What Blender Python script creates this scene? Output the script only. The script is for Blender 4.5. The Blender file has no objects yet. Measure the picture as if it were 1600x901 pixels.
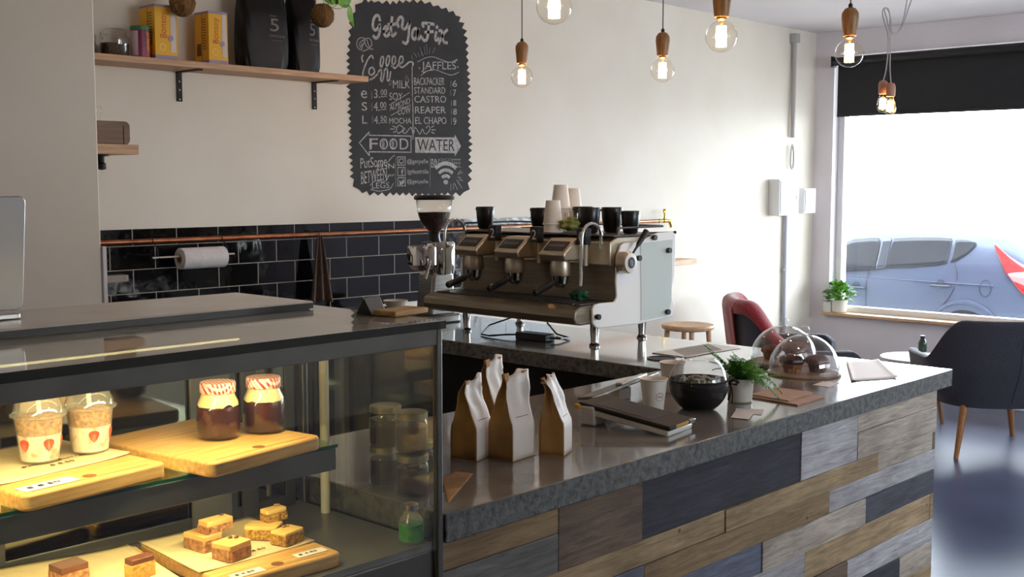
import bpy, bmesh, math, random
from mathutils import Vector, Matrix
random.seed(7)
C = bpy.context.scene.collection
SC = bpy.context.scene
PI = math.pi
R = math.radians

# ------------------------------------------------------------------ camera
FPX, PITCH, YAW, EYE = 1798.0, R(5.21), R(43.25), 1.55
cam = bpy.data.cameras.new('camera')
cam.sensor_width = 36.0
cam.sensor_fit = 'HORIZONTAL'
cam.lens = FPX / 1600 * 36.0
cam.clip_start = 0.05
cam_o = bpy.data.objects.new('camera', cam)
cam_o.location = (0, 0, EYE)
cam_o.rotation_euler = (PI/2 - PITCH, 0, YAW - PI/2)
C.objects.link(cam_o)
SC.camera = cam_o

# ------------------------------------------------------------------ exposure / world / daylight
SC.view_settings.view_transform = 'Standard'
SC.view_settings.look = 'None'
SC.view_settings.exposure = 0.0
SC.view_settings.gamma = 1.0
SC.view_settings.use_curve_mapping = False
SC.cycles.use_denoising = True
SC.cycles.max_bounces = 10
SC.cycles.diffuse_bounces = 5
SC.cycles.glossy_bounces = 6
SC.cycles.transmission_bounces = 8
SC.cycles.transparent_max_bounces = 40
SC.cycles.sample_clamp_indirect = 6.0
SC.cycles.caustics_reflective = False
SC.cycles.caustics_refractive = False
WORLD = 17.0
world = bpy.data.worlds.new('sky')
SC.world = world
world.use_nodes = True
bgn = world.node_tree.nodes['Background']
bgn.inputs[0].default_value = (0.80, 0.89, 1.0, 1)
bgn.inputs[1].default_value = WORLD

def lamp(name, kind, loc, energy, color, rot=(0, 0, 0), **kw):
    l = bpy.data.lights.new(name, kind)
    l.energy = energy
    l.color = color
    for k, v in kw.items():
        if k != 'portal': setattr(l, k, v)
    if kw.get('portal'): l.cycles.is_portal = True
    o = bpy.data.objects.new(name, l)
    o.location = loc
    o.rotation_euler = rot
    C.objects.link(o)
    return o
# daylight through the shop window (portal that guides the sky's light)
lamp('window_daylight', 'AREA', (8.32, 2.27, 1.53), 1, (1, 1, 1), (0, R(90), 0), shape='RECTANGLE', size=1.95, size_y=4.0, portal=True)
lamp('added_window_daylight', 'AREA', (4.5, -3.21, 1.925), 1, (1, 1, 1), (R(90), 0, 0), shape='RECTANGLE', size=4.2, size_y=1.06, portal=True)  # portal of the added high windows behind the camera

# ------------------------------------------------------------------ pixel -> point helpers (photo frame 1600x901)
_F = Vector((math.cos(YAW)*math.cos(PITCH), math.sin(YAW)*math.cos(PITCH), -math.sin(PITCH)))
_R = Vector((math.sin(YAW), -math.cos(YAW), 0))
_U = _R.cross(_F)
def at(px, py, X=None, Y=None, Z=None, D=None):
    d = _F + _R*((px-800)/FPX) - _U*((py-450.5)/FPX)
    if X is not None: t = X/d.x
    elif Y is not None: t = Y/d.y
    elif Z is not None: t = (Z-EYE)/d.z
    else: t = D
    return Vector((0, 0, EYE)) + d*t

# ------------------------------------------------------------------ mesh builder
class MB:
    def __init__(self): self.v = []; self.f = []; self.c = []
    def add(self, vs, fs, col=None):
        n = len(self.v)
        self.v += [tuple(v) for v in vs]
        self.f += [tuple(i+n for i in f) for f in fs]
        self.c += [col]*len(fs)
        return self
    def box(self, x0, x1, y0, y1, z0, z1, col=None):
        vs = [(x, y, z) for z in (z0, z1) for y in (y0, y1) for x in (x0, x1)]
        return self.add(vs, [(0,2,3,1),(4,5,7,6),(0,1,5,4),(2,6,7,3),(0,4,6,2),(1,3,7,5)], col)
    def obox(self, c, s, M=None, col=None):
        m = MB().box(-s[0]/2, s[0]/2, -s[1]/2, s[1]/2, -s[2]/2, s[2]/2)
        M3 = M or Matrix.Identity(3)
        return self.add([M3 @ Vector(v) + Vector(c) for v in m.v], m.f, col)
    def prism(self, poly, a0, a1, axis='y', col=None):
        def p(u, w, a):
            return {'y': (u, a, w), 'z': (u, w, a), 'x': (a, u, w)}[axis]
        n = len(poly)
        vs = [p(u, w, a0) for u, w in poly] + [p(u, w, a1) for u, w in poly]
        fs = [tuple(range(n))[::-1], tuple(range(n, 2*n))] + [(i, (i+1) % n, n+(i+1) % n, n+i) for i in range(n)]
        return self.add(vs, fs, col)
    def lathe(self, prof, n=32, c=(0, 0, 0), M=None, closed=False, col=None):
        vs = []; fs = []; ring = []
        M3 = M or Matrix.Identity(3)
        cc = Vector(c)
        for r, z in prof:
            if r < 1e-6:
                ring.append([len(vs)]); vs.append(M3 @ Vector((0, 0, z)) + cc)
            else:
                ring.append(list(range(len(vs), len(vs)+n)))
                for i in range(n):
                    a = 2*PI*i/n
                    vs.append(M3 @ Vector((r*math.cos(a), r*math.sin(a), z)) + cc)
        prs = list(zip(ring, ring[1:])) + ([(ring[-1], ring[0])] if closed else [])
        for A, B in prs:
            for i in range(n):
                j = (i+1) % n
                if len(A) == 1 and len(B) == 1: continue
                if len(A) == 1: fs.append((A[0], B[i], B[j]))
                elif len(B) == 1: fs.append((A[i], A[j], B[0]))
                else: fs.append((A[i], A[j], B[j], B[i]))
        return self.add(vs, fs, col)
    def cyl(self, p0, p1, r0, r1=None, n=20, col=None):
        return self.tube([p0, p1], [r0, r1 if r1 is not None else r0], n, col=col)
    def sphere(self, c, r, n=20, s=(1, 1, 1), col=None):
        k = n//2
        m = MB().lathe([(r*math.sin(PI*i/k) if 0 < i < k else 0, -r*math.cos(PI*i/k)) for i in range(k+1)], n)
        return self.add([(v[0]*s[0]+c[0], v[1]*s[1]+c[1], v[2]*s[2]+c[2]) for v in m.v], m.f, col)
    def tube(self, pts, r, n=10, closed=False, col=None):
        P = [Vector(p) for p in pts]
        rr = r if isinstance(r, (list, tuple)) else [r]*len(P)
        vs = []; fs = []; up = None
        for i, p in enumerate(P):
            if closed: t = P[(i+1) % len(P)] - P[i-1]
            else: t = P[min(i+1, len(P)-1)] - P[max(i-1, 0)]
            t.normalize()
            if up is None:
                up = Vector((0, 0, 1)) if abs(t.z) < .9 else Vector((1, 0, 0))
            up = (up - t*up.dot(t)).normalized()
            s = t.cross(up)
            for k in range(n):
                a = 2*PI*k/n
                vs.append(p + (up*math.cos(a) + s*math.sin(a))*rr[i])
        m = len(P)
        for i in range(m if closed else m-1):
            for k in range(n):
                j = (i+1) % m
                fs.append((i*n+k, i*n+(k+1) % n, j*n+(k+1) % n, j*n+k))
        if not closed:
            fs.append(tuple(range(n))[::-1]); fs.append(tuple(range((m-1)*n, m*n)))
        return self.add(vs, fs, col)
    def grid(self, fn, nu, nv, col=None, wrap=False):
        vs = [fn(i/nu, j/nv) for i in range(nu+1) for j in range(nv+1)]
        fs = [(i*(nv+1)+j, (i+1)*(nv+1)+j, (i+1)*(nv+1)+j+1, i*(nv+1)+j+1) for i in range(nu) for j in range(nv)]
        return self.add(vs, fs, col)
    def join(self, o, M=None):
        vs = [M @ Vector(v) for v in o.v] if M is not None else o.v
        n = len(self.v)
        self.v += [tuple(v) for v in vs]
        self.f += [tuple(i+n for i in f) for f in o.f]
        self.c += o.c
        return self
    def build(self, name, m, parent=None, smooth=35, bevel=0, seg=2, sub=0, solid=0, offset=-1, weld=0, recalc=True):
        me = bpy.data.meshes.new(name)
        me.from_pydata(self.v, [], self.f)
        if any(c is not None for c in self.c):
            at_ = me.attributes.new('tint', 'FLOAT_COLOR', 'CORNER')
            k = 0
            for f, c in zip(self.f, self.c):
                for _ in f:
                    at_.data[k].color = (*(c or (1, 1, 1)), 1); k += 1
        if weld or recalc:
            b = bmesh.new(); b.from_mesh(me)
            if weld: bmesh.ops.remove_doubles(b, verts=b.verts, dist=weld)
            bmesh.ops.recalc_face_normals(b, faces=b.faces)
            b.to_mesh(me); b.free()
        me.materials.append(m)
        if smooth:
            me.polygons.foreach_set('use_smooth', [True]*len(me.polygons))
            me.set_sharp_from_angle(angle=R(smooth))
        o = bpy.data.objects.new(name, me)
        C.objects.link(o)
        if parent is not None: o.parent = parent
        if solid:
            md = o.modifiers.new('solid', 'SOLIDIFY'); md.thickness = solid; md.offset = offset
        if bevel:
            md = o.modifiers.new('bevel', 'BEVEL'); md.width = bevel; md.segments = seg; md.limit_method = 'ANGLE'; md.angle_limit = R(40)
        if sub:
            md = o.modifiers.new('sub', 'SUBSURF'); md.levels = sub; md.render_levels = sub
        return o

def tag(o, label=None, cat=None, group=None, kind=None):
    if label: o['label'] = label
    if cat: o['category'] = cat
    if group: o['group'] = group
    if kind: o['kind'] = kind
    return o
def thing(name, label, cat, loc=(0, 0, 0), rotz=0, group=None):
    o = bpy.data.objects.new(name, None)
    o.empty_display_size = .05
    C.objects.link(o)
    o.location = loc; o.rotation_euler = (0, 0, rotz)
    return tag(o, label, cat, group)
def struct(o): o['kind'] = 'structure'; return o
def kids(o): return [c for c in bpy.data.objects if c.parent == o]
def rebase(t, loc, rotz=0):
    """parts were modelled in world space under a thing at the origin: move the thing's origin to its base"""
    M = (Matrix.Translation(Vector(loc)) @ Matrix.Rotation(rotz, 4, 'Z')).inverted()
    def rec(o):
        for c in list(o.children):
            if c.type == 'MESH': c.data.transform(M)
            rec(c)
    bpy.context.view_layer.update()
    rec(t)
    t.location = loc; t.rotation_euler = (0, 0, rotz)
    return t
def dup(root, loc, rotz=0, label=None, group=None, scale=None):
    r = root.copy(); C.objects.link(r); r.location = loc; r.rotation_euler = (0, 0, rotz)
    if scale: r.scale = (scale,)*3
    if label: r['label'] = label
    if group: r['group'] = group
    for ch in list(root.children):
        c = ch.copy(); C.objects.link(c); c.parent = r
        for g in list(ch.children):
            d = g.copy(); C.objects.link(d); d.parent = c
    return r
def rot(ax, deg): return Matrix.Rotation(R(deg), 3, ax)

# ------------------------------------------------------------------ materials
def srgb(r, g, b):
    f = lambda c: (c/255/12.92) if c/255 <= .04045 else ((c/255+.055)/1.055)**2.4
    return (f(r), f(g), f(b))
def _new(name):
    m = bpy.data.materials.new(name); m.use_nodes = True
    nt = m.node_tree
    return m, nt, nt.nodes, nt.links, nt.nodes['Principled BSDF']
def mat(name, col, rough=.5, metal=0, var=None, scale=20, stretch=(1, 1, 1), bump=0, bscale=None, detail=4, lo=.35, hi=.65, spec=.5, coat=0, emit=None, estr=0, tint=False, trans=0, sss=0, sheen=0, coords='Object', rvar=0):
    m, nt, N, L, B = _new(name)
    B.inputs['Base Color'].default_value = (*col, 1)
    B.inputs['Roughness'].default_value = rough
    B.inputs['Metallic'].default_value = metal
    B.inputs['Specular IOR Level'].default_value = spec
    B.inputs['Coat Weight'].default_value = coat
    B.inputs['Transmission Weight'].default_value = trans
    B.inputs['Sheen Weight'].default_value = sheen
    if sss:
        B.inputs['Subsurface Weight'].default_value = sss
        B.inputs['Subsurface Radius'].default_value = (.01, .006, .004)
    if emit:
        B.inputs['Emission Color'].default_value = (*emit, 1)
        B.inputs['Emission Strength'].default_value = estr
    tc = N.new('ShaderNodeTexCoord')
    mp = N.new('ShaderNodeMapping'); mp.inputs['Scale'].default_value = stretch
    L.new(tc.outputs[coords], mp.inputs['Vector'])
    out = None
    if var:
        nz = N.new('ShaderNodeTexNoise'); nz.inputs['Scale'].default_value = scale; nz.inputs['Detail'].default_value = detail
        L.new(mp.outputs[0], nz.inputs['Vector'])
        cr = N.new('ShaderNodeValToRGB')
        cr.color_ramp.elements[0].position = lo; cr.color_ramp.elements[1].position = hi
        cr.color_ramp.elements[0].color = (*col, 1); cr.color_ramp.elements[1].color = (*var, 1)
        L.new(nz.outputs['Fac'], cr.inputs[0])
        out = cr.outputs[0]
        if rvar:
            mr = N.new('ShaderNodeMapRange'); mr.inputs['To Min'].default_value = rough-rvar; mr.inputs['To Max'].default_value = rough+rvar
            L.new(nz.outputs['Fac'], mr.inputs['Value']); L.new(mr.outputs[0], B.inputs['Roughness'])
    if tint:
        a = N.new('ShaderNodeAttribute'); a.attribute_name = 'tint'
        if out:
            mx = N.new('ShaderNodeMix'); mx.data_type = 'RGBA'; mx.blend_type = 'MULTIPLY'; mx.inputs['Factor'].default_value = 1
            L.new(a.outputs['Color'], mx.inputs[6]); L.new(out, mx.inputs[7]); out = mx.outputs[2]
        else: out = a.outputs['Color']
    if out: L.new(out, B.inputs['Base Color'])
    if bump:
        n2 = N.new('ShaderNodeTexNoise'); n2.inputs['Scale'].default_value = bscale or scale; n2.inputs['Detail'].default_value = 5
        L.new(mp.outputs[0], n2.inputs['Vector'])
        bp = N.new('ShaderNodeBump'); bp.inputs['Strength'].default_value = bump; bp.inputs['Distance'].default_value = .01
        L.new(n2.outputs['Fac'], bp.inputs['Height']); L.new(bp.outputs[0], B.inputs['Normal'])
    return m
def glass(name, tint=(1, 1, 1), ior=1.45, rough=0.0, body=None, bodyfac=0):
    """clear thin-walled glass: clear transmission, Fresnel reflection, optional coloured body"""
    m, nt, N, L, B = _new(name)
    N.remove(B)
    o = N['Material Output']
    t = N.new('ShaderNodeBsdfTransparent'); t.inputs[0].default_value = (*tint, 1)
    g = N.new('ShaderNodeBsdfGlossy'); g.inputs['Roughness'].default_value = rough
    fr = N.new('ShaderNodeFresnel'); fr.inputs['IOR'].default_value = ior
    geo = N.new('ShaderNodeNewGeometry')
    # keep the inner faces from total reflection: same outer IOR both ways
    mth = N.new('ShaderNodeMix'); mth.data_type = 'FLOAT'
    mth.inputs[2].default_value = ior; mth.inputs[3].default_value = 1/ior
    L.new(geo.outputs['Backfacing'], mth.inputs[0]); L.new(mth.outputs[0], fr.inputs['IOR'])
    first = t.outputs[0]
    if body:
        d = N.new('ShaderNodeBsdfDiffuse'); d.inputs[0].default_value = (*body, 1)
        mb = N.new('ShaderNodeMixShader'); mb.inputs[0].default_value = bodyfac
        L.new(t.outputs[0], mb.inputs[1]); L.new(d.outputs[0], mb.inputs[2]); first = mb.outputs[0]
    mx = N.new('ShaderNodeMixShader')
    L.new(fr.outputs[0], mx.inputs[0]); L.new(first, mx.inputs[1]); L.new(g.outputs[0], mx.inputs[2])
    L.new(mx.outputs[0], o.inputs[0])
    return m
def emis(name, col, s):
    m, nt, N, L, B = _new(name)
    N.remove(B)
    e = N.new('ShaderNodeEmission'); e.inputs[0].default_value = (*col, 1); e.inputs[1].default_value = s
    L.new(e.outputs[0], N['Material Output'].inputs[0])
    return m

M = {}
M['wall'] = mat('wall_paint', srgb(230, 221, 206), .75, var=srgb(225, 215, 199), scale=2.5, bump=.04, bscale=180)
M['wall_win'] = mat('window_wall_paint', srgb(230, 224, 228), .75, var=srgb(224, 217, 221), scale=3, bump=.04, bscale=180)
M['ceil'] = mat('ceiling_paint', srgb(228, 222, 224), .85, var=srgb(222, 216, 219), scale=1.5)
M['white'] = mat('white_paint', srgb(235, 234, 232), .45, var=srgb(228, 226, 224), scale=6)
M['plastic_white'] = mat('white_plastic', srgb(225, 222, 212), .35)
M['black'] = mat('black_satin', srgb(22, 21, 22), .35)
M['blackm'] = mat('black_matte', srgb(26, 24, 24), .6)
M['blackmetal'] = mat('black_iron', srgb(38, 32, 30), .5, .6, var=srgb(24, 20, 19), scale=40)
M['cord'] = mat('grey_cord', srgb(105, 98, 92), .8)
M['steel'] = mat('brushed_steel', srgb(190, 188, 182), .3, 1, var=srgb(165, 162, 156), scale=8, stretch=(1, 1, 30))
M['steel_dark'] = mat('dark_steel', srgb(120, 117, 112), .38, 1, var=srgb(100, 98, 94), scale=8, stretch=(1, 30, 1))
M['chrome'] = mat('chrome', srgb(215, 213, 210), .08, 1)
M['copper'] = mat('copper', srgb(196, 134, 100), .3, 1, var=srgb(166, 104, 76), scale=14)
M['brass'] = mat('brass', srgb(205, 160, 70), .25, 1)
M['alu'] = mat('aluminium', srgb(205, 202, 198), .35, .9)
M['glass'] = glass('clear_glass', ior=1.52)
M['dome_glass'] = glass('dome_glass', (.97, .975, .98), ior=1.75)
M['pane'] = glass('window_pane', (.97, .985, .98))
M['wood_light'] = mat('light_pine', srgb(214, 176, 136), .5, var=srgb(190, 148, 108), scale=9, stretch=(1.2, 14, 14), bump=.05)
M['wood_shelf'] = mat('oak_shelf', srgb(205, 165, 128), .5, var=srgb(182, 140, 104), scale=7, stretch=(1, 16, 16), bump=.05)
M['board'] = mat('bamboo_board', srgb(222, 180, 112), .42, var=srgb(196, 148, 84), scale=5, stretch=(2, 24, 24), bump=.03)
M['socket'] = mat('beech_socket', srgb(160, 118, 70), .45, var=srgb(134, 94, 52), scale=20, stretch=(8, 8, .8))
M['kraft'] = mat('kraft_paper', srgb(178, 138, 96), .8, var=srgb(164, 124, 84), scale=25, bump=.15, bscale=60)
M['kraft_pale'] = mat('pale_kraft', srgb(205, 172, 138), .8, var=srgb(194, 160, 125), scale=25)
M['paper'] = mat('white_paper', srgb(236, 230, 222), .75, var=srgb(226, 219, 210), scale=12)
M['ink'] = mat('black_ink', srgb(35, 30, 28), .8)
M['soil'] = mat('potting_soil', srgb(52, 40, 32), .95, var=srgb(30, 24, 20), scale=90, bump=.5)
M['leaf'] = mat('leaf_green', srgb(70, 122, 40), .5, var=srgb(38, 80, 24), scale=30)
M['leaf_bright'] = mat('bright_leaf', srgb(120, 175, 60), .5, var=srgb(84, 140, 40), scale=30)
M['fern'] = mat('fern_green', srgb(104, 172, 62), .45, var=srgb(62, 122, 42), scale=40)
M['pot'] = mat('cream_ceramic', srgb(226, 220, 206), .35, var=srgb(216, 208, 194), scale=18)
M['grey_fabric'] = mat('charcoal_wool', srgb(58, 58, 68), .9, var=srgb(44, 44, 54), scale=160, bump=.2, sheen=.3)
M['red_fabric'] = mat('red_wool', srgb(158, 28, 40), .9, var=srgb(112, 16, 28), scale=60, stretch=(1, 1, 3), bump=.4, sheen=.4)
M['leg_wood'] = mat('oak_leg', srgb(176, 120, 70), .5, var=srgb(150, 98, 54), scale=18, stretch=(8, 8, 1))
# ------------------------------------------------------------------ room shell
YB, XW, ZC = 4.40, 8.055, 2.686
M['floor'] = mat('polished_concrete_floor', srgb(78, 86, 114), .3, var=srgb(60, 67, 94), scale=2.2, detail=8, bump=.008, bscale=30, lo=.3, hi=.7, rvar=.05)
struct(MB().box(-3.2, 8.35, -3.2, 4.6, -.1, 0).build('floor', M['floor']))
struct(MB().box(-3.2, 8.35, -3.2, 4.6, ZC, ZC+.12).build('ceiling', M['ceil']))
struct(MB().box(-3.2, 8.35, YB, YB+.2, 0, ZC).build('wall_back', M['wall']))
struct(MB().box(-3.2, -3.0, -3.2, YB, 0, ZC).build('wall_left', M['wall']))
# wall behind the camera; its high windows are added to light the counter front
w = MB(); w.box(-3.0, 8.35, -3.2, -3.0, 0, 1.40); w.box(-3.0, 8.35, -3.2, -3.0, 2.45, ZC)
w.box(-3.0, 2.4, -3.2, -3.0, 1.40, 2.45); w.box(6.6, 8.35, -3.2, -3.0, 1.40, 2.45)
struct(w.build('wall_front', M['wall']))
w = MB()
for x0, x1 in ((2.4, 2.45), (4.47, 4.53), (6.55, 6.6)): w.box(x0, x1, -3.14, -3.06, 1.40, 2.45)
for z0, z1 in ((1.40, 1.45), (2.40, 2.45)): w.box(2.41, 6.59, -3.139, -3.061, z0, z1)
added_win = struct(w.build('added_window', M['white'], bevel=.004))
for x0, x1 in ((2.45, 4.47), (4.53, 6.55)): MB().box(x0-.008, x1+.008, -3.104, -3.096, 1.442, 2.408).build('pane', M['pane'], added_win)
# stub wall whose end hides part of the back wall
nx = at(152.5, 200, Y=3.6).x
struct(MB().box(-3.0, nx, 3.6, YB, 0, ZC).build('wall_stub', M['wall'], bevel=.006))
# window wall with the opening
SILL, HEAD, WL, WR = .56, 2.50, 4.245, .3
w = MB()
w.box(XW, 8.32, -3.0, YB, 0, SILL); w.box(XW, 8.32, -3.0, YB, HEAD, ZC)
w.box(XW, 8.32, WL, YB, SILL, HEAD); w.box(XW, 8.32, -3.0, WR, SILL, HEAD)
struct(w.build('wall_right', M['wall_win']))
wf = MB()
for y0, y1 in ((WL-.05, WL), (WR, WR+.05)): wf.box(8.14, 8.22, y0, y1, SILL, HEAD)
for z0, z1 in ((SILL, SILL+.055), (HEAD-.05, HEAD)): wf.box(8.141, 8.219, WR+.01, WL-.01, z0, z1)
win = struct(wf.build('window_1', M['white'], bevel=.004))
for y0, y1 in ((WR+.05, WL-.05),):
    MB().box(8.176, 8.184, y0-.008, y1+.008, SILL+.045, HEAD-.04).build('pane', M['pane'], win)
MB().box(7.985, 8.14, WR-.04, WL+.035, SILL-.008, SILL+.014).build('sill', M['wood_light'], win, bevel=.003)
# skirting along back wall and window wall
struct(MB().box(3.75, XW, YB-.014, YB, 0, .10).build('baseboard_back', M['white'], bevel=.003))
struct(MB().box(XW-.014, XW, -3.0, YB, 0, .10).build('baseboard_right', M['white'], bevel=.003))
# glossy black splashback tiles
tx0 = at(221, 360, Y=YB-.012).x
def tile_mat():
    m, nt, N, L, B = _new('black_subway_tile')
    tc = N.new('ShaderNodeTexCoord')
    sp = N.new('ShaderNodeSeparateXYZ'); cb = N.new('ShaderNodeCombineXYZ')
    ax = N.new('ShaderNodeMath'); ax.operation = 'ADD'; ax.inputs[1].default_value = -tx0 + 4.0
    az = N.new('ShaderNodeMath'); az.operation = 'MULTIPLY_ADD'; az.inputs[1].default_value = -1; az.inputs[2].default_value = 1.362 + 2.0
    L.new(tc.outputs['Object'], sp.inputs[0]); L.new(sp.outputs['X'], ax.inputs[0]); L.new(sp.outputs['Z'], az.inputs[0])
    L.new(ax.outputs[0], cb.inputs['X']); L.new(az.outputs[0], cb.inputs['Y'])
    br = N.new('ShaderNodeTexBrick')
    br.offset = .5; br.offset_frequency = 2; br.squash = 1
    br.inputs['Scale'].default_value = 1; br.inputs['Brick Width'].default_value = .203; br.inputs['Row Height'].default_value = .0985
    br.inputs['Mortar Size'].default_value = .0022; br.inputs['Mortar Smooth'].default_value = .1
    br.inputs['Color1'].default_value = (*srgb(14, 14, 18), 1); br.inputs['Color2'].default_value = (*srgb(9, 9, 11), 1); br.inputs['Mortar'].default_value = (*srgb(150, 142, 130), 1)
    L.new(cb.outputs[0], br.inputs['Vector']); L.new(br.outputs['Color'], B.inputs['Base Color'])
    mr = N.new('ShaderNodeMapRange'); mr.inputs['To Min'].default_value = .06; mr.inputs['To Max'].default_value = .8
    L.new(br.outputs['Fac'], mr.inputs['Value']); L.new(mr.outputs[0], B.inputs['Roughness'])
    nz = N.new('ShaderNodeTexNoise'); nz.inputs['Scale'].default_value = 9; L.new(tc.outputs['Object'], nz.inputs['Vector'])
    b0 = N.new('ShaderNodeBump'); b0.inputs['Strength'].default_value = .12; b0.inputs['Distance'].default_value = .02; L.new(nz.outputs['Fac'], b0.inputs['Height'])
    bp = N.new('ShaderNodeBump'); bp.inputs['Strength'].default_value = .4; bp.inputs['Distance'].default_value = -.002
    L.new(br.outputs['Fac'], bp.inputs['Height']); L.new(b0.outputs[0], bp.inputs['Normal']); L.new(bp.outputs[0], B.inputs['Normal'])
    return m
tile_end = at(860, 350, Y=YB).x
struct(MB().box(nx, tile_end, YB-.012, YB, .95, 1.362).build('trim_1', tile_mat()))
struct(MB().box(nx, nx+.012, 3.59, 3.62, 0, at(156, 385, Y=3.6).z).build('trim_2', M['white']))

# ------------------------------------------------------------------ street outside
M['road'] = mat('asphalt', srgb(190, 188, 185), .9, var=srgb(165, 163, 160), scale=30)
RZ = -.45
g = struct(MB().box(8.32, 60, -40, 60, RZ-.2, RZ).build('road', M['road']))
M['pave'] = mat('pavement', srgb(200, 196, 190), .9, var=srgb(180, 176, 170), scale=12)
struct(MB().box(8.32, 11.2, -40, 60, RZ, -.30).build('sidewalk', M['pave'], bevel=.02))

# unseen shop facade and canopy, added to shade the pavement and parked car
M['render'] = mat('facade_render', srgb(150, 142, 134), .9, var=srgb(138, 130, 122), scale=4)
fc = MB(); fc.box(8.10, 8.34, -22, 26, ZC+.12, 9.5); fc.box(8.10, 8.34, 4.6, 26, RZ, ZC+.12); fc.box(8.10, 8.34, -22, -3.2, RZ, ZC+.12)
struct(fc.build('wall_facade', M['render']))
struct(MB().prism([(8.34, 3.05), (9.9, 2.72), (9.9, 2.66), (8.34, 2.95)], -6, 8, 'y').build('added_canopy', M['render']))
# ------------------------------------------------------------------ service counter
CT, SLAB = .95, .055
X0, X1, Y0 = 1.4105, 3.675, 1.491
def concrete():
    m, nt, N, L, B = _new('polished_concrete')
    tc = N.new('ShaderNodeTexCoord'); geo = N.new('ShaderNodeNewGeometry')
    n1 = N.new('ShaderNodeTexNoise'); n1.inputs['Scale'].default_value = 5; n1.inputs['Detail'].default_value = 8
    n2 = N.new('ShaderNodeTexNoise'); n2.inputs['Scale'].default_value = 55; n2.inputs['Detail'].default_value = 6; n2.inputs['Roughness'].default_value = .7
    for n in (n1, n2): L.new(tc.outputs['Object'], n.inputs['Vector'])
    cr = N.new('ShaderNodeValToRGB'); cr.color_ramp.elements[0].position = .3; cr.color_ramp.elements[1].position = .72
    cr.color_ramp.elements[0].color = (*srgb(112, 108, 103), 1); cr.color_ramp.elements[1].color = (*srgb(142, 137, 130), 1)
    L.new(n1.outputs['Fac'], cr.inputs[0])
    # raw cast edge: pitted, darker sides
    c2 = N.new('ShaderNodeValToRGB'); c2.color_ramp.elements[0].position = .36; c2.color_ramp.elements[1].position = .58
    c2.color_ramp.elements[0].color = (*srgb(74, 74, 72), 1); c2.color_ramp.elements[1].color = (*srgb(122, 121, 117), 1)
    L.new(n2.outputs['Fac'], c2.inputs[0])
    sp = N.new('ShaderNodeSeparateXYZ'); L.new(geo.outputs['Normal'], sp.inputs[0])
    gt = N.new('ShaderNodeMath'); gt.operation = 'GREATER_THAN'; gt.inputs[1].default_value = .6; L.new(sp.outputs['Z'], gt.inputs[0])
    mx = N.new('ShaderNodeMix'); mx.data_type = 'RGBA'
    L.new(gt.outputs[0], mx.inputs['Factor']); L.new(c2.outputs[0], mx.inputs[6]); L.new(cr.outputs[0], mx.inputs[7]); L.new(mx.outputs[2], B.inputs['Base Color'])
    mr = N.new('ShaderNodeMix'); mr.data_type = 'FLOAT'; mr.inputs[2].default_value = .75; mr.inputs[3].default_value = .13
    L.new(gt.outputs[0], mr.inputs['Factor']); L.new(mr.outputs[0], B.inputs['Roughness'])
    ct = N.new('ShaderNodeMath'); ct.operation = 'MULTIPLY'; ct.inputs[1].default_value = .6; L.new(gt.outputs[0], ct.inputs[0]); L.new(ct.outputs[0], B.inputs['Coat Weight']); B.inputs['Coat Roughness'].default_value = .06
    iv = N.new('ShaderNodeMath'); iv.operation = 'SUBTRACT'; iv.inputs[0].default_value = 1.05; L.new(gt.outputs[0], iv.inputs[1])
    bp = N.new('ShaderNodeBump'); bp.inputs['Distance'].default_value = .006
    L.new(iv.outputs[0], bp.inputs['Strength']); L.new(n2.outputs['Fac'], bp.inputs['Height']); L.new(bp.outputs[0], B.inputs['Normal'])
    return m
M['concrete'] = concrete()
top = MB().prism([(X0, Y0), (X1, Y0), (X1, YB-.014), (3.03, YB-.014), (3.03, 2.17), (X0, 2.17)], CT-SLAB, CT, 'z').build('concrete_worktop', M['concrete'], bevel=.003)
tag(top, 'grey polished concrete worktop bending in an L shape above the plank cladding', 'worktop')
cb = thing('serving_counter', 'serving counter base clad in mismatched reclaimed timber planks', 'counter')
car = MB()
car.box(X0, 3.60, 1.545, 2.12, .0, CT-SLAB); car.box(3.08, 3.60, 2.12, YB-.02, 0, CT-SLAB)
car.build('carcass', M['blackm'], cb)
# reclaimed planks: rows by height, boards by their joints
PY = 1.522
def zrow(py): return at(1469, py, Y=PY).z
b = [CT-SLAB] + [zrow(p) for p in (631.7, 670, 697, 727, 764, 802, 835.5, 871, 904)]
while b[-1] > .08: b.append(b[-1]-random.uniform(.07, .085))
b[-1] = 0
def jx(px, py): return at(px, py, Y=PY).x
XE = 3.625
T = dict(tan=srgb(184, 158, 120), tan2=srgb(164, 138, 102), pale=srgb(200, 188, 172), white=srgb(196, 194, 196), slate=srgb(84, 86, 94), slate2=srgb(70, 70, 78), grey=srgb(128, 126, 122), lil=srgb(140, 142, 156), brown=srgb(132, 112, 94), blue=srgb(112, 118, 136))
pk = []   # x0, x1, ztop, zbottom, tint
j = [X0, jx(871, 790), jx(1003, 770), jx(1251, 700), jx(1339, 670), XE]
pk += [(j[0], j[1], b[0], b[1], 'tan2'), (j[0], j[1], b[1], b[2], 'grey'), (j[1], j[2], b[0], b[2], 'brown'), (j[2], j[3], b[0], b[2], 'slate2'), (j[3], j[4], b[0], b[2], 'white'), (j[4], XE, b[0], b[1], 'pale'), (j[4], XE, b[1], b[2], 'pale')]
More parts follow.
